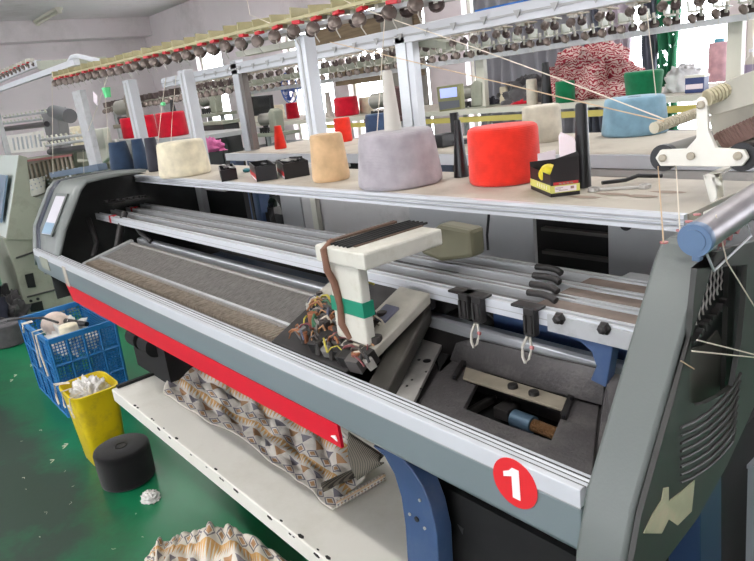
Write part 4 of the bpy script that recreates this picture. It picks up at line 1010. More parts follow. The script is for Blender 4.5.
# heap of striped cloth
def heap(name, c, rx, ry, rz, m_, lab, seed=3, amp=.22, cat='cloth', n=40, freq=3.2, parent=None):
    from mathutils import noise
    P = []
    for i in range(n+1):
        th = PI/2*i/n*1.0; row = []
        for j in range(n*2+1):
            ph = 2*PI*j/(n*2); d_ = Vector((math.cos(ph)*math.sin(th), math.sin(ph)*math.sin(th), math.cos(th)))
            k = 1+amp*noise.noise(d_*freq+Vector((seed, 0, 0)))+amp*.5*abs(noise.noise(d_*freq*2.4+Vector((0, seed, 0))))
            row.append((c[0]+d_.x*rx*k, c[1]+d_.y*ry*k, max(c[2], c[2]+d_.z*rz*k)))
        P.append(row)
    o = MB().grid(P).build(name, m_, parent, smooth=180, uvgrid=(n+1, n*2+1)); 
    if lab: tag(o, lab, cat)
    return o
c = az(592, 101, D3)
heap('striped_knit_heap', (c.x-.22, c.y+.36, D3), .29, .24, .31, redstripe, 'big crumpled heap of red and white striped knitwear on the third table', 5, .35, n=50, freq=3.5)
c = az(674, 93, D3); heap('plastic_bag', (c.x, c.y+.12, D3), .10, .09, .13, mat('frosted_bag', S(235, 234, 236), .4, var=.1, vscale=30), 'crumpled translucent whitish bag below the green curtain', 8, .4, 'bag', 20)
c = az(513, 105, D3); heap('dark_cloth_pile', (c.x, c.y+.2, D3), .22, .14, .16, dgr, 'dark grey cloth pile below the grey curtain', 9, .4, 'cloth', 24)
c = az(487, 106, D3); heap('black_rag', (c.x, c.y+.05, D3), .06, .05, .05, charcoal, 'black rag beside the white spool on the third table', 11, .4, 'cloth', 16)
c = az(507, 105, D3); heap('red_rag', (c.x+.1, c.y+.03, D3), .07, .04, .025, redY, 'small crimson rag on the third table edge right of the white spool', 12, .4, 'cloth', 16)

# sewing / linking machine heads behind
def head_machine(px_, py_, y, s, lab, m_=olive, flip=1):
    q = ay(px_, py_, y); z = q.z; x = q.x
    t = thing('linking_machine', (x, y, z-.2*s), lab, 'sewing machine')
    MB().cyl((x-.20*s*flip, y-.02, z), (x+.02*s*flip, y+.03, z+.01*s), .075*s, n=24).build('motor', mat('grey_motor_case', S(140, 138, 130), .4, .3, var=.1, vscale=10), t, smooth=40)
    MB().cyl((x-.215*s*flip, y-.022, z), (x-.20*s*flip, y-.02, z), .055*s, n=24).build('motor_cap', aluwhite, t, smooth=40)
    MB().prism([(x-.02*s*flip, y-.03, z-.16*s), (x+.14*s*flip, y-.03, z-.16*s), (x+.16*s*flip, y-.03, z+.10*s), (x+.06*s*flip, y-.03, z+.13*s), (x-.01*s*flip, y-.03, z+.08*s)], (0, .08, 0)).build('machine_arm', m_, t, bevel=.012)
    MB().box((x-.24*s, y-.10, z-.20*s), (x+.30*s, y+.12, z-.16*s)).build('bed_plate', m_, t, bevel=.004)
    m = MB(); 
    for k in range(4): m.cyl((x-.18*s+k*.06*s, y-.05, z-.16*s), (x-.18*s+k*.06*s, y-.05, z-.09*s), .012*s)
    m.cb((x-.1*s, y-.04, z-.12*s), (.14*s, .06*s, .05*s)); m.build('mechanism', darkiron, t, bevel=.003)
    m = MB(); m.cyl((x-.15*s, y, z-.2*s), (x-.15*s, y, 0), .03*s); m.cyl((x+.2*s, y, z-.2*s), (x+.2*s, y, 0), .03*s); m.build('stand', greypanel2, t)
    return t
head_machine(212, 100, 3.0, .75, 'greenish linking machine with round motor left of the silver-edged post')
head_machine(272, 119, 2.75, .62, 'linking machine with long grey motor in front of the dark monitor', flip=1)
head_machine(128, 107, 2.3, .9, 'brownish linking machine behind the red cones', mat('brown_grey_case', S(128, 120, 108), .5))
head_machine(474, 92, 3.6, .62, 'greenish-grey linking machine right of the lit control panel')
q = ay(385, 103, 3.1); head_machine(388, 100, 3.1, .7, 'dark maroon linking machine by the window, left of the tall white post', mat('maroon_case', S(92, 66, 64), .5))
dk = thing('control_cabinet', (ay(211, 140, 2.4).x, 2.45, 0), 'dark machine cabinet between the silver posts, behind the small black parts boxes', 'cabinet')
a_, b_ = ay(200, 126, 2.4), ay(221, 126, 2.4)
MB().box((a_.x, 2.42, .1), (b_.x, 2.56, a_.z)).build('cabinet_body', mat('dark_cabinet', S(58, 58, 58), .6, var=.15, vscale=6), dk, bevel=.01)
MB().box((a_.x-.03, 2.40, a_.z), (b_.x+.03, 2.58, a_.z+.025)).build('cabinet_top', olive, dk, bevel=.003)
for xx in (a_.x+.04, b_.x-.1): MB().box((xx, 2.44, 0), (xx+.06, 2.54, .1)).build('foot', black, dk)
MB().box((a_.x+.08, 2.412, .9), (b_.x-.08, 2.42, a_.z-.05)).build('cabinet_door', mat('dark_door', S(48, 50, 52), .5), dk)
# monitor
MO = [ay(a, b, 3.2) for a, b in ((246, 97), (270, 95), (272, 114), (248, 117))]
mon = thing('monitor', Vector((MO[0].x+.1, 3.22, 1.0)), 'dark computer monitor standing behind the long grey motor', 'monitor')
MB().prism(MO, (0, .03, 0)).build('screen_case', blackpl, mon, bevel=.004)
MB().prism([vl(p_, sum(MO, Vector())/4, .08)+Vector((0, -.001, 0)) for p_ in MO], (0, .0008, 0)).build('screen_glass', screenoff, mon)
cm = sum(MO, Vector())/4
MB().box((cm.x-.03, 3.23, 1.0), (cm.x+.03, 3.25, cm.z)).build('monitor_stand', blackpl, mon)
MB().box((cm.x-.15, 3.12, 1.0), (cm.x+.15, 3.34, 1.012)).build('monitor_foot', blackpl, mon)
tb = thing('work_table', (cm.x, 3.0, 0), 'dusty grey work table under the dark monitor', 'table')
MB().box((cm.x-1.4, 2.85, .96), (cm.x+1.0, 3.4, 1.0)).build('tabletop', greypanel, tb)
for dx in (-1.3, .9):
    for yy in (2.9, 3.35): MB().box((cm.x+dx-.03, yy-.03, 0), (cm.x+dx+.03, yy+.03, .96)).build('leg', greypanel2, tb)
# wall fan
q = ay(289, 88, 4.6); fan = thing('wall_fan', q, 'blue round fan on the wall behind the yarn racks', 'fan')
m = MB()
for k in range(3): m.tube([q+Vector((.18*(1-.25*k)*math.cos(t), -.03*k, .18*(1-.25*k)*math.sin(t))) for t in [j*PI/12 for j in range(25)]], .008, 6)
for k in range(16): m.tube([q+Vector((.02*math.cos(k*PI/8), -.07, .02*math.sin(k*PI/8))), q+Vector((.18*math.cos(k*PI/8), 0, .18*math.sin(k*PI/8)))], .003, 4)
m.build('fan_guard', mat('blue_fan_plastic', S(52, 80, 150), .4), fan)
for k in range(4): MB().prism([q+Vector((r_*math.cos(k*PI/2+t), -.02, r_*math.sin(k*PI/2+t))) for r_, t in ((.02, 0), (.15, -.4), (.16, .3))], (0, .004, 0)).build('blade', mat('blue_fan_plastic', S(52, 80, 150), .4), fan)
MB().cyl(q+Vector((0, -.06, 0)), q+Vector((0, .05, 0)), .04).build('fan_hub', bluedark, fan, smooth=40)
MB().box((q.x-.02, q.y+.05, q.z-.03), (q.x+.02, YB, q.z+.03)).build('wall_arm', bluedark, fan)

# far-left red cones on a low shelf behind the front machine
sh = thing('storage_shelf', (-4.3, 2.1, 0), 'grey storage shelf carrying the crimson cones, behind the first two posts', 'shelf')
z_s = 1.40; Ys = 1.95
xs0, xs1 = ay(118, 134, Ys).x-.25, ay(193, 130, Ys).x
MB().box((xs0, Ys, z_s-.03), (xs1, Ys+.5, z_s)).build('shelf_board', greypanel2, sh)
for x in (xs0+.04, xs1-.04):
    for yy in (Ys+.05, Ys+.45): MB().box((x-.02, yy-.02, 0), (x+.02, yy+.02, z_s-.03)).build('leg', alu2, sh)
zz = z_s+.0005
def cs(xl, xr, yt, m_, lab, tr=.95, yoff=.14):
    g = ay((xl+xr)/2, 130, Ys+yoff); g.z = zz; pc = g; r = (xr-xl)/2*depth(g)/F
    # keep column alignment at the base
    h = 0
    for k in range(1, 300):
        z = zz+k*.003; pq = M3.transposed() @ (Vector((g.x, g.y, z))-CAM)
        if 280.5+F*pq.y/pq.z <= yt: h = z-zz; break
    cone_obj('yarn_cone', (g.x, g.y, zz), r, r*tr, h, m_, lab)
cs(122, 139, 118, redY, 'crimson yarn cone left of the first bright post')
cs(142, 157, 115, redY, 'crimson yarn cone between the first post and the widest crimson cone')
cs(158, 188, 112, redY, 'widest crimson yarn cone, behind the green thread clip')
g = ay(180, 137, Ys-.5); 
heap('pink_cloth', (g.x, 1.60, 1.3605), .11, .07, .06, mat('pink_knit', S(206, 110, 160), .9, var=.15, vscale=30), 'bright pink cloth behind the wide cream cone', 14, .5, 'cloth', 20)
bare('cone_tube', Vector((ay(171, 110, Ys+.40).x, Ys+.42, z_s)), .045, .014, .27, blackpl, 'bare black cone tube behind the widest crimson cone')

# ------------------------------------------------------------------ left neighbour machine (same row, further left)
LM = thing('flat_knitting_machine', (-6.5, 1.4, 0), 'pale greenish-grey knitting machine at the left edge, beyond the navy-striped end cover', 'knitting machine')
# end cover: front rim, side and lower stand
x_e = -6.0
SD = [ax(a, b, x_e) for a, b in ((19, 155), (27, 157), (31, 196), (60, 205), (62, 240), (6, 240), (9, 222))]
MB().prism(SD, (-.02, 0, 0)).build('end_cover_side', olive, LM, bevel=.004)
MB().prism([p_+Vector((-.02, 0, 0)) for p_ in SD], (-.9, 0, 0)).build('end_cover_front', mat('pale_cover', S(196, 204, 198), .45), LM, bevel=.01)
MB().prism([ax(a, b, x_e-.1)+Vector((0, -.02, 0)) for a, b in ((9, 175), (3, 222), (5, 222), (11, 175))], (-.4, 0, 0)).build('display_window', mat('pale_blue_glass', S(120, 140, 160), .3), LM)
MB().prism([ax(a, b, x_e-.01) for a, b in ((3, 238), (62, 238), (80, 330), (28, 318), (14, 268))], (-.8, 0, 0)).build('lower_stand', olive, LM, bevel=.01)
MB().prism([ax(a, b, x_e) for a, b in ((25, 275), (33, 273), (36, 287), (28, 288))], (-.012, 0, 0)).build('vent_opening', black, LM)
MB().prism([ax(a, b, x_e) for a, b in ((30, 304), (42, 301), (44, 310), (31, 312))], (-.012, 0, 0)).build('socket_plate', black, LM)
MB().tube([ax(27, 297, x_e), ax(62, 288, x_e)], .008, 6).build('stand_seam', sidedark, LM)
MB().tube([ax(16, 258, x_e), ax(60, 243, x_e)], .008, 6).build('stand_seam', sidedark, LM)
for a, b in ((31, 301), (38, 299)):
    q = ax(a, b, x_e); MB().cyl(q+Vector((-.01, 0, 0)), q+Vector((.004, 0, 0)), .012, n=10).build('panel_screw', black, LM)
# rows of tube-like needles and white comb cover
for i in range(12):
    m = MB()
    a = ay(22+i*4.4, 166-i*1.0, 1.575); m.cyl(a, a+Vector((.0, -.005, -.16)), .015, .012, n=8)
    m.build('needle_bar', mat('brown_grey_bars', S(150, 138, 122), .5, var=.2, vscale=20), LM, smooth=50)
m = MB(); m.prism([ay(a, b, 1.590) for a, b in ((20, 163), (74, 152), (76, 178), (30, 200), (24, 185))], (0, .02, 0)); m.build('needle_bar_plate', mat('brown_grey_plate', S(112, 112, 98), .6), LM)
for r_ in range(3):
    for i in range(11):
        a = ay(26+i*4.2+r_*1.5, 183-i*1.5+r_*4, 1.545); MB().cyl(a, a+Vector((0, -.012, 0)), .008, n=8).build('presser_foot', aluwhite, LM)
m = MB(); m.prism([ay(a, b, 1.560) for a, b in ((24, 199), (27, 180), (45, 176), (46, 192))], (0, -.004, 0)); m.build('foot_cover', beige, LM)
MB().prism([ay(a, b, 1.545) for a, b in ((22, 160.5), (72, 154), (72, 156), (22, 162.5))], (0, -.003, 0)).build('red_seam_strip', mat('faded_red', S(170, 104, 104), .6), LM)
m = MB(); m.prism([ay(a, b, 1.650) for a, b in ((4, 136), (40, 131), (44, 151), (10, 153))], (0, .03, 0)); wc_ = m.build('thread_panel', white, LM, bevel=.003)
for i in range(7):
    m = MB()
    a = ay(13+i*4.4, 138-i*.6, 1.645); b = ay(15+i*4.4, 150-i*.6, 1.645); m.tube([a, b], .011, 6)
    m.build('thread_check_spring', alu, LM, smooth=50)
m = MB(); m.cyl(ay(5, 129, 1.725), ay(47, 124, 1.725), .026, n=16); m.build('black_roller', blackpl, LM, smooth=40)
m = MB(); m.cyl(ay(50, 152, 1.530), ay(94, 147, 1.530), .026, n=16); m.build('black_roller', blackpl, LM, smooth=40)
for (pa, pb, yy) in (((4, 118), (46, 112), 1.8), ((40, 140), (90, 134), 1.65), ((46, 146), (86, 140), 1.62), ((2, 124), (42, 119), 1.8)):
    a, b = ay(*pa, yy), ay(*pb, yy); MB().tube([a, b], .012, 8).build('guide_rod', alu2, LM, smooth=50)
    for i in range(11): q = vl(a, b, i/10); MB().cyl(q, q+Vector((0, -.01, .03)), .010, n=8).build('guide_knob', beige, LM)
m = MB(); m.prism([ay(a, b, 1.800) for a, b in ((88, 130), (102, 128), (108, 158), (98, 166), (92, 150))], (0, .06, 0)); m.build('head_side_cover', beige, LM, bevel=.01)
m = MB(); m.prism([ay(a, b, 1.875) for a, b in ((60, 154), (97, 146), (112, 168), (75, 176))], (0, .06, 0)); m.build('head_body', olive, LM, bevel=.008)
m = MB(); m.prism([ay(a, b, 2.025) for a, b in ((40, 110), (56, 108), (62, 150), (50, 152))], (0, .1, 0)); m.build('head_column', mat('grey_column', S(150, 150, 152), .5), LM, bevel=.004)
m = MB(); m.cyl(ay(54, 112, 1.950), ay(70, 116, 1.950), .068, n=20); m.build('head_motor', mat('grey_motor2', S(110, 112, 116), .4, .2), LM, smooth=40)
m = MB(); m.box((-8.5, 1.75, .1), (x_e-.1, 2.5, 1.25)); m.build('machine_body', olive, LM, bevel=.01)
q = ay(78, 139, 1.950); cone_obj('yarn_cone', (q.x, 2.0, 1.2505), .11, .10, q.z-1.2505+.12, cream, 'white yarn cone with yellow tip on the left neighbour machine')
# its creel: two light strips with an olive plate
ca, cb_ = ay(0, 101, 1.15), ay(76, 71, 1.15)
LC = thing('yarn_rack', (ca.x, 1.2, 0), 'white-edged yarn rack with olive plate at the upper left, beyond the near rack', 'yarn rack')
m = MB(); m.prism([ca+Vector((-1.2, 0, .06)), ca+Vector((-1.2, .03, .06)), ca+Vector((-1.2, .03, .09)), ca+Vector((-1.2, 0, .09))], cb_-ca+Vector((1.2, 0, -.03))); m.build('rack_beam', aluwhite, LC)
ca2, cb2 = ay(-10, 86, 1.3), ay(38, 66, 1.3)
m = MB(); m.prism([ca2, ca2+Vector((0, .03, 0)), ca2+Vector((0, .03, .04)), ca2+Vector((0, 0, .04))], cb2-ca2); m.build('rack_beam', aluwhite, LC)
m = MB(); m.prism([ay(a, b, 1.2) for a, b in ((36, 61), (70, 59), (73, 69), (38, 70))], (0, .2, 0)); m.build('olive_plate', olive, LC, bevel=.003)
m = MB(); m.tube([ay(a, b, 1.16) for a, b in ((68, 64), (72, 57), (78, 56), (90, 59), (104, 62))], .012, 8); m.build('curved_end_rail', aluwhite, LC, smooth=60)
p5 = tensioner_proto(LC, m_plate=clearp, red=True, s=.9)
place_row(p5, LC, ca2+Vector((.1, -.01, .04)), cb2+Vector((-.1, -.01, .03)), 12)
MB().box((ca.x-1.1, 1.155, 0), (ca.x-1.05, 1.19, ca.z+.06)).build('rack_post', alu2, LC)
MB().box((ca.x-1.1, 1.3, 0), (ca.x-1.05, 1.34, ca2.z+.01)).build('rack_post', alu2, LC)
# blue board on top of the main machine's left end
B_ = [(48, 173), (97, 164), (99, 171), (51, 178)]
tag(MB().prism([ay(a, b, 1.12) for a, b in B_], (0, .05, 0)).build('slate_blue_bin', mat('slate_blue_box', S(84, 100, 118), .5, var=.08, vscale=8), bevel=.004), 'long slate-blue bin lying behind the top of the left end cover', 'bin')

# ------------------------------------------------------------------ crates, bucket, things on the floor
def crate(name, c, sx_, sy_, h, rz, lab, cat='crate', tilt=None, skew=1.12):
    r = thing(name, c, lab, cat); r.rotation_euler = (0, 0, rz)
    hx, hy = sx_/2, sy_/2; k = .955
    def P(u, v, z): s = lerp(k, 1, z/h); return Vector((u*hx*s, v*hy*s, z))
    cs_ = [(-1, -1), (1, -1), (1, 1), (-1, 1)]
    def child(mb, nm, m_=crateb, parent=r, **kw):
        o = mb.build(nm, m_, None, origin=(0, 0, 0), **kw); o.parent = parent; o.location = (0, 0, 0); return o
    child(MB().box((-hx*k, -hy*k, .0), (hx*k, hy*k, .008)), 'crate_floor')
    m = MB()
    for i in range(4):
        a = cs_[i]; b = cs_[(i+1) % 4]
        p0, p1 = P(*a, h), P(*b, h); n_ = Vector((p1.y-p0.y, p0.x-p1.x, 0)).normalized()
        m.prism([p0+n_*.012+Vector((0, 0, -.03)), p1+n_*.012+Vector((0, 0, -.03)), p1+n_*.012, p0+n_*.012], -n_*.018)
    child(m, 'crate_rim', bevel=.002)
    for i in range(4):
        a = cs_[i]; b = cs_[(i+1) % 4]; w = MB()
        n_ = Vector((P(*b, 0).y-P(*a, 0).y, P(*a, 0).x-P(*b, 0).x, 0)).normalized()*.004
        # ribs
        for t in (0, .25, .5, .75, 1):
            u0 = lerp(a[0], b[0], t); v0 = lerp(a[1], b[1], t); q0, q1 = P(u0, v0, 0), P(u0, v0, h-.01); w.tube([q0+n_*2, q1+n_*2], .006, 4)
        for z in (.005, h*.36, h*.66):
            w.tube([P(*a, z)+n_*2, P(*b, z)+n_*2], .006, 4)
        # fine mesh
        nn = int(((P(*b, h)-P(*a, h)).length)/.018)
        for j in range(nn):
            t = (j+.5)/nn; u0 = lerp(a[0], b[0], t); v0 = lerp(a[1], b[1], t); w.tube([P(u0, v0, 0), P(u0, v0, h-.01)], .0035, 3)
        for j in range(int(h/.018)):
            w.tube([P(*a, j*.018), P(*b, j*.018)], .0035, 3)
        child(w, 'crate_side')
    return r
# big crate: rear-left corner etc.
k1, k2, k3, k4 = az(24, 313, .46), az(62, 336, .46), az(112, 322, .46), az(80, 299, .46)
cc = (k1+k2+k3+k4)/4
ang = math.atan2((k3-k2).y, (k3-k2).x)
ZC = .48
CC = Vector((-4.10, .865, 0))
crate('plastic_crate', CC, .64, .36, ZC, 0, 'blue mesh plastic crate full of yarn ends, on the green floor beside the yellow bucket')
q = Vector((CC.x-.08, CC.y-.04, ZC-.07)); tag(MB().lathe([(.02, -.06)]+[(.082*math.sin(PI*k/14), .03-.075*math.cos(PI*k/14)) for k in range(3, 14)], q, 28).build('yarn_ball', yw('pale_peach_yarn', 214, 196, 184), smooth=60), 'pale peach round yarn ball resting in the blue crate', 'yarn ball')
heap('yarn_waste', (CC.x+.0, CC.y, ZC-.16), .24, .12, .12, whitefluff, 'white and grey yarn waste filling the blue crate', 6, .5, 'yarn waste', 30, 5)
for dx, dy, lab in ((.12, -.02, 'first'), ):
    tag(MB().cyl((CC.x-.05, CC.y+.0, ZC-.03), (CC.x+.22, CC.y+.06, ZC-.01), .022, .014, n=16).build('cone_tube', blackpl, smooth=40), 'black cone tube lying across the top of the blue crate', 'cone tube')
q = Vector((CC.x+.22, CC.y-.04, ZC-.06)); cone_obj('yarn_cone', q, .055, .05, .08, cream, 'small white cone at the right end inside the blue crate')
tag(MB().tube([(CC.x-.36, CC.y-.24, ZC-.01), (CC.x-.24, CC.y-.19, ZC+.012), (CC.x-.05, CC.y-.1, ZC+.025), (CC.x+.05, CC.y-.05, ZC+.0)], .007, 6).build('steel_rod', darkiron, smooth=50), 'dark rods lying over the left rim of the blue crate', 'rod')
loop = thing('white_string', (CC.x+.1, CC.y-.20, ZC), 'white knotted string loops hanging down the front of the blue crate', 'string')
for (x0, L_) in ((-.14, .06), (-.12, .05), (.10, .22), (.18, .24)):
    MB().tube([(CC.x+x0, CC.y-.15, ZC+.004), (CC.x+x0, CC.y-.205, ZC+.004), (CC.x+x0-.01, CC.y-.205, ZC-L_*.5), (CC.x+x0-.03*(1 if x0 < .12 else -1), CC.y-.205, ZC-L_)], .005, 5).build('string_strand', yarnthread, loop, smooth=60)

# yellow bucket (tapered square)
BC = Vector((-3.16, .69, 0))
def bucket(c, hx, hy, h, k, m_, lab):
    r = thing('yellow_bucket', c, lab, 'bucket'); n = 40
    def sq(t, s, z):
        a = 2*PI*t; ca_, sa = math.cos(a), math.sin(a); p_ = .38
        return (c.x+hx*s*math.copysign(abs(ca_)**p_, ca_), c.y+hy*s*math.copysign(abs(sa)**p_, sa), z)
    rows = [(k*.9, .0), (k, .012), (lerp(k, 1, .5), h*.5), (1, h-.02), (1.05, h-.018), (1.06, h), (1.0, h+.002), (.97, h-.01), (lerp(k, 1, .5)-.03, h*.5), (k-.03, .02), (.05, .018)]
    P = [[sq(j/n, s, z) for j in range(n+1)] for s, z in rows]
    MB().grid(P).build('bucket_shell', m_, r, smooth=50)
    return r
bucket(BC, .135, .105, .39, .78, yellow, 'yellow square plastic bucket stuffed with white yarn ends, in front of the blue crate')
heap('yarn_waste', (BC.x, BC.y, .30), .105, .085, .10, whitefluff, 'white yarn waste heaped in the yellow bucket', 16, .5, 'yarn waste', 26, 6)
t = thing('loose_string', BC+Vector((0, -.1, .3)), 'loose white threads trailing over the rim of the yellow bucket', 'string')
for i, (x0, s) in enumerate(((-.12, -1), (-.10, -1), (.11, 1), (.0, -1))):
    MB().tube([(BC.x+x0*.8, BC.y-.06, .40), (BC.x+x0*1.1, BC.y-.118, .402), (BC.x+x0*1.15-.01, BC.y-.122, .33), (BC.x+x0*1.2, BC.y-.120, .29+.01*i)], .0035, 5).build('string_strand', yarnthread, t, smooth=60)

# black cone and fluff on the floor
g0 = az(125, 496, 0)
cone_obj('yarn_cone', az(129, 478, .002)+Vector((0, 0, 0)), .120, .123, .17, blackY, 'big black yarn cone standing on the green floor beside the white tray', tubem=blackpl, tubeh=.002)
g0 = az(150, 497, .01); heap('white_scrap', (g0.x, g0.y, .001), .045, .035, .03, whitefluff, 'crumpled white scrap on the green floor beside the black cone', 22, .45, 'scrap', 20, 4)
g0 = az(14, 340, 0); cone_obj('yarn_cone', az(10, 343, 0.002), .135, .13, .17, dgr, 'large dark grey yarn cone on the floor, left of the blue crate', tubem=blackpl, tubeh=.002)
g0 = az(5, 310, .1); heap('yarn_tangle', (-6.2, .86, 0), .30, .22, .26, dgr, 'tangle of grey yarn ends behind the large grey floor cone', 30, .5, 'yarn waste', 30, 6)
g0 = az(-8, 330, 0); heap('dark_cloth_sack', (-6.15, .62, 0), .35, .28, .62, mat('dark_navy_cloth', S(40, 42, 56), .9, var=.3, vscale=14), 'dark navy cloth bundle at the left edge above the grey floor cone', 41, .4, 'cloth', 30)
# lint specks on the floor
random.seed(9)
lt = MB()
for i in range(34):
    a, b = random.uniform(5, 180), random.uniform(400, 555)
    g0 = az(a, b, .002); 
    if g0.y > .66: continue
    an = random.uniform(0, PI); L_ = random.uniform(.004, .016)
    lt.tube([g0, g0+Vector((math.cos(an)*L_, math.sin(an)*L_, .001)), g0+Vector((math.cos(an+.6)*L_*1.6, math.sin(an+.6)*L_*1.6, 0))], random.choice((.0008, .0015)), 4)
for a, b in ((10, 380), (14, 375), (62, 446), (64, 444), (50, 460), (30, 365)):
    g0 = az(a, b, .003); lt.tube([g0, g0+Vector((.02, .015, .002)), g0+Vector((.035, -.006, 0))], .002, 4)
o = lt.build('floor_lint', yarnthread); tag(o, 'scattered pale lint and thread ends on the green floor', 'lint', kind='stuff')

# patterned knitted cloth on the tray
from mathutils import noise
def cloth(front, back, zb, nu, nv, amp, seed, m_, name, label, zoff=.012, lift=None, parent=None):
    """front/back: lists of (px,py) along the cloth's length, dropped on height zb"""
    def poly(pts, t):
        s = t*(len(pts)-1); i = min(int(s), len(pts)-2); f = s-i
        return Vector(pts[i]).lerp(Vector(pts[i+1]), f)
    A = [az(a, b, zb) for a, b in front]; B = [az(a, b, zb+.03) for a, b in back]; P = []
    for i in range(nu):
        t = i/(nu-1); row = []
        fa, fb = poly(A, t), poly(B, t)
        for j in range(nv):
            s = j/(nv-1); p_ = fa.lerp(fb, s)
            k = abs(noise.noise(Vector((t*7+seed, s*2.2, seed))))+.45*abs(noise.noise(Vector((t*17+seed, s*5, 3))))
            edge = min(1, s*5+.15, (t*14)+.1, (1-t)*14+.1)
            z = zb+zoff*.2+amp*k*edge
            if lift: z += lift(t, s)
            row.append((p_.x+.012*noise.noise(Vector((t*9, s*4, 9))), p_.y+.012*noise.noise(Vector((t*9, s*4, 19))), max(z, zb+.002)))
        P.append(row)
    o = MB().grid(P).build(name, m_, parent, smooth=180, uvgrid=(nu, nv)); md = o.modifiers.new('sol', 'SOLIDIFY'); md.thickness = .003; md.offset = 1
    if label: tag(o, label, 'cloth')
    return o
ZT = .5025
kn = thing('patterned_knit_cloth', az(260, 440, ZT), 'cream knitted cloth with tan and grey triangles, lying on the white tray', 'cloth')
cloth([(163, 394), (185, 408), (212, 424), (240, 437), (262, 455), (290, 476), (312, 493), (333, 511)], [(178, 352), (205, 365), (235, 385), (262, 400), (292, 415), (318, 430), (345, 442), (378, 462)], ZT, 130, 50, .022, 3, knit, 'knit_panel', None, lift=lambda t, s: .05*s*s+.006*math.sin(t*40+s*6)*min(1, s*4), parent=kn)
# folded end with the ribbed inside showing
def curl(pts, w, r, nm, m_):
    P = []
    n = 12
    for i in range(len(pts)):
        p_ = Vector(pts[i]); row = []
        for j in range(n+1):
            a = -.6+2.6*PI*.5*j/n
            row.append(p_+Vector((w*j/n*.3+math.cos(a)*r, -math.cos(a)*r*.4, r+math.sin(a)*r)))
        P.append(row)
    return MB().grid(P).build(nm, m_, kn, smooth=180, solid=.003, uvgrid=(len(pts), n+1))
a = az(336, 508, ZT); b = az(385, 480, ZT)
curl([vl(a, b, k/8)+Vector((0, 0, .0)) for k in range(9)], .02, .012, 'rolled_hem', knit)
a = az(322, 492, ZT+.01); b = az(362, 474, ZT+.01)
curl([vl(a, b, k/8) for k in range(9)], .015, .014, 'ribbed_fold', ribbed)
P = []
pa, pb, pc_, pd = ay(349, 432, .735), ay(384, 456, .735), ay(384, 462, .72), ay(358, 480, .70)
for i in range(13):
    t = i/12; u0, u1 = vl(pa, pb, t), vl(pd, pc_, t); P.append([vl(u0, u1, j/8)+Vector((0, -.012*math.sin(PI*j/8), 0)) for j in range(9)])
MB().grid(P).build('ribbed_cuff', ribbed, kn, smooth=180, solid=.003)
# bottom heap on the floor
h2 = thing('patterned_knit_heap', az(225, 560, 0), 'crumpled patterned knit cloth heaped at the bottom of the photo, beside the tray lip', 'cloth')
cloth([(140, 575), (150, 640), (240, 680), (330, 700)], [(150, 545), (185, 528), (235, 526), (300, 565)], .02, 90, 50, .07, 8, knit, 'knit_panel', None, parent=h2)

# lower right: pale bucket beyond the stand
q = ax(752, 485, -.62)
bk = thing('grey_pail', q, 'grey-white pail partly seen at the lower right edge behind the blue stand', 'pail')
q = ay(752, 480, 1.3); MB().lathe([(.10, 0), (.12, .02), (.135, .26), (.14, .262), (.14, .27), (.125, .27)], (q.x, 1.3, q.z-.15), 28).build('pail_body', mat('grey_pail', S(150, 156, 162), .5), bk, smooth=40)
MB().box((q.x-.25, 1.1, 0), (q.x+.25, 1.5, q.z-.151)).build('pail_stand', blackvoid, bk)

# ------------------------------------------------------------------ yarn strands
def strand(pts, r, lab, m_=yarnthread, name='yarn_strand'):
    v = []
    for i in range(len(pts)-1):
        for k in range(6): v.append(vl(pts[i], pts[i+1], k/6))
    v.append(Vector(pts[-1])); return tag(MB().tube(v, r, 5).build(name, m_, smooth=60), lab, 'yarn')
e = ay(664, 119, YF_-.04)
strand([ay(336, -4, 1.12), ay(360, 8, 1.12), ay(470, 46, 1.08), ay(560, 79, 1.03), e], .0011, 'upper of two long pale yarns running down right to the wrapped spindle')
strand([ay(330, 42, 1.14), ay(360, 49, 1.12), ay(456, 72, 1.08), ay(560, 97, 1.03), e+Vector((0, 0, -.003))], .0011, 'lower beige yarn running right to the wrapped spindle, crossing before the control panel', yarntan)
strand([ay(386, -3, 1.12), ay(382, 60, 1.10), az(377, 131, 1.36+gh)], .0011, 'vertical pale yarn rising from the big grey cone to the rack')
strand([ay(658, 165, 1.0), ax(663.5, 242, -.33)], .0009, 'left of two beige yarns dropping from the feed rollers into the side cover', yarntan)
strand([ay(676, 166, 1.0), ax(680, 230, -.33)], .0009, 'right of two pale yarns dropping from the feed rollers into the side cover')
strand([ay(112, 62, 1.13), ay(100, 100, 1.13), ay(88, 131, 1.15)], .0014, 'pale yarn slanting down left from the rack end, crossing the clipped one')
strand([ay(104, 80, 1.13), ay(107, 120, 1.13), az(108, 142, 1.5)], .0012, 'pale yarn below the green cup clip at the rack left end')
strand([ay(166, 78, 1.13), ay(162, 104, 1.13), az(158, 142, 1.5)], .0012, 'pale yarn hanging through the small green clip')
strand([ay(176, 76, 1.13), ay(172, 120, 1.13), az(171, 142, 1.5)], .0010, 'pale yarn right of the small green clip, behind cream cone')
strand([ay(52, 82, 1.1), ay(53, 174, 1.0)], .0014, 'vertical pale yarn before the left neighbour machine')
strand([ay(83, 150, 1.05), ay(84, 174, 1.05)], .0011, 'short vertical yarn above the slate-blue bin')
strand([ay(647, 12, 1.4), ay(656, 95, 1.4)], .0010, 'pale yarn slanting in front of the green cone and curtain')
strand([ax(716, 215, -.29), ax(727, 262, -.29), ax(758, 312, -.29)], .0008, 'grey yarn slanting over the dark side cover past the wire bail')
strand([ax(697, 340, -.288), ax(760, 356, -.288)], .0008, 'upper of two pale yarns crossing the side cover recess to the right')
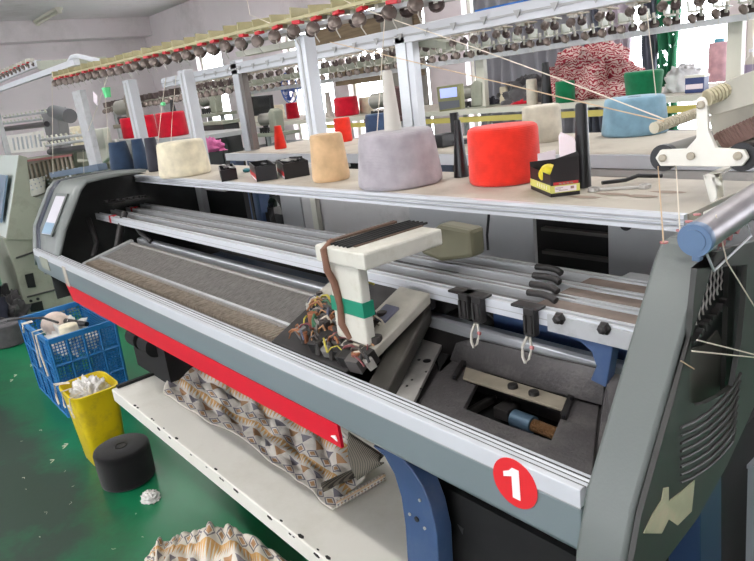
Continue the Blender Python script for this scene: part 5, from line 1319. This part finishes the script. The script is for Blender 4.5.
strand([ax(692, 351, -.288), ax(760, 358, -.288)], .0008, 'lower of two pale yarns crossing the side cover recess to the right')
strand([ax(681, 361, -.29), ax(694, 369, -.29)], .0008, 'short tan thread end sticking out at the recess bottom', yarntan)
strand([ay(247, 0, 1.12), ay(250, 15, 1.12), ay(300, 35, 1.12)], .0010, 'pale yarn looping above the rack at the top of the photo')
cg = mat('mint_green_plastic', S(110, 226, 150), .4)
q = ay(107, 93, 1.125); tag(MB().lathe([(.014, 0), (.020, .045), (.016, .045)], q-Vector((0, 0, .02)), 16).build('cup_clip', cg, smooth=40), 'mint green cup clip hanging at the left end of the rack', 'clip')
q = ay(163, 104, 1.125); tag(MB().lathe([(.004, 0), (.010, .004), (.010, .012), (.004, .016)], q-Vector((0, 0, .008)), 14).build('thread_clip', cg, smooth=40), 'tiny mint green clip on a yarn before the crimson cones', 'clip')
q = ay(96, 99, 1.12); tag(MB().box((q.x-.03, 1.118, q.z-.025), (q.x+.02, 1.122, q.z+.03), Matrix.Rotation(.5, 3, 'Y')).build('paper_tag', cardw), 'white paper tag hanging beside the mint green cup clip', 'tag')

# ------------------------------------------------------------------ light
w = bpy.data.worlds.new('world'); sc.world = w; w.use_nodes = True
bg = w.node_tree.nodes['Background']; bg.inputs[0].default_value = (1, .985, .975, 1); bg.inputs[1].default_value = 9
sc.view_settings.view_transform = 'Standard'; sc.view_settings.look = 'None'; sc.view_settings.gamma = 1; sc.view_settings.exposure = .04
sc.view_settings.use_curve_mapping = False

# ------------------------------------------------------------------ groups of repeats
for o in list(COL.objects):
    if o.parent or 'category' not in o: continue
    n = o.name.split('.')[0]; g = None; p = o.location
    if n == 'yarn_cone':
        if p.z > 1.3: g = 'yarn cones on the front table' if p.y < 1.3 else ('crimson cones on the grey shelf' if abs(p.z-1.4005) < .01 else ('yarn cones on the second table' if p.y < 2.6 else 'yarn cones on the third table'))
        elif p.z < .05: g = 'yarn cones on the floor'
    elif n == 'cone_tube' and p.z > 1.3: g = 'bare cone tubes'
    elif n == 'window_curtain': g = 'curtains along the window wall'
    elif n == 'window_board': g = 'brown boards across the window'
    elif n == 'fluorescent_light': g = 'ceiling tube lights'
    elif n == 'linking_machine': g = 'linking machines in the background'
    elif n == 'yarn_strand': g = 'single yarns strung between cones, rack and machine'
    elif n == 'parts_box': g = 'black parts boxes on the front table'
    elif n == 'flat_knitting_machine': g = 'flat knitting machines'
    if g: o['group'] = g
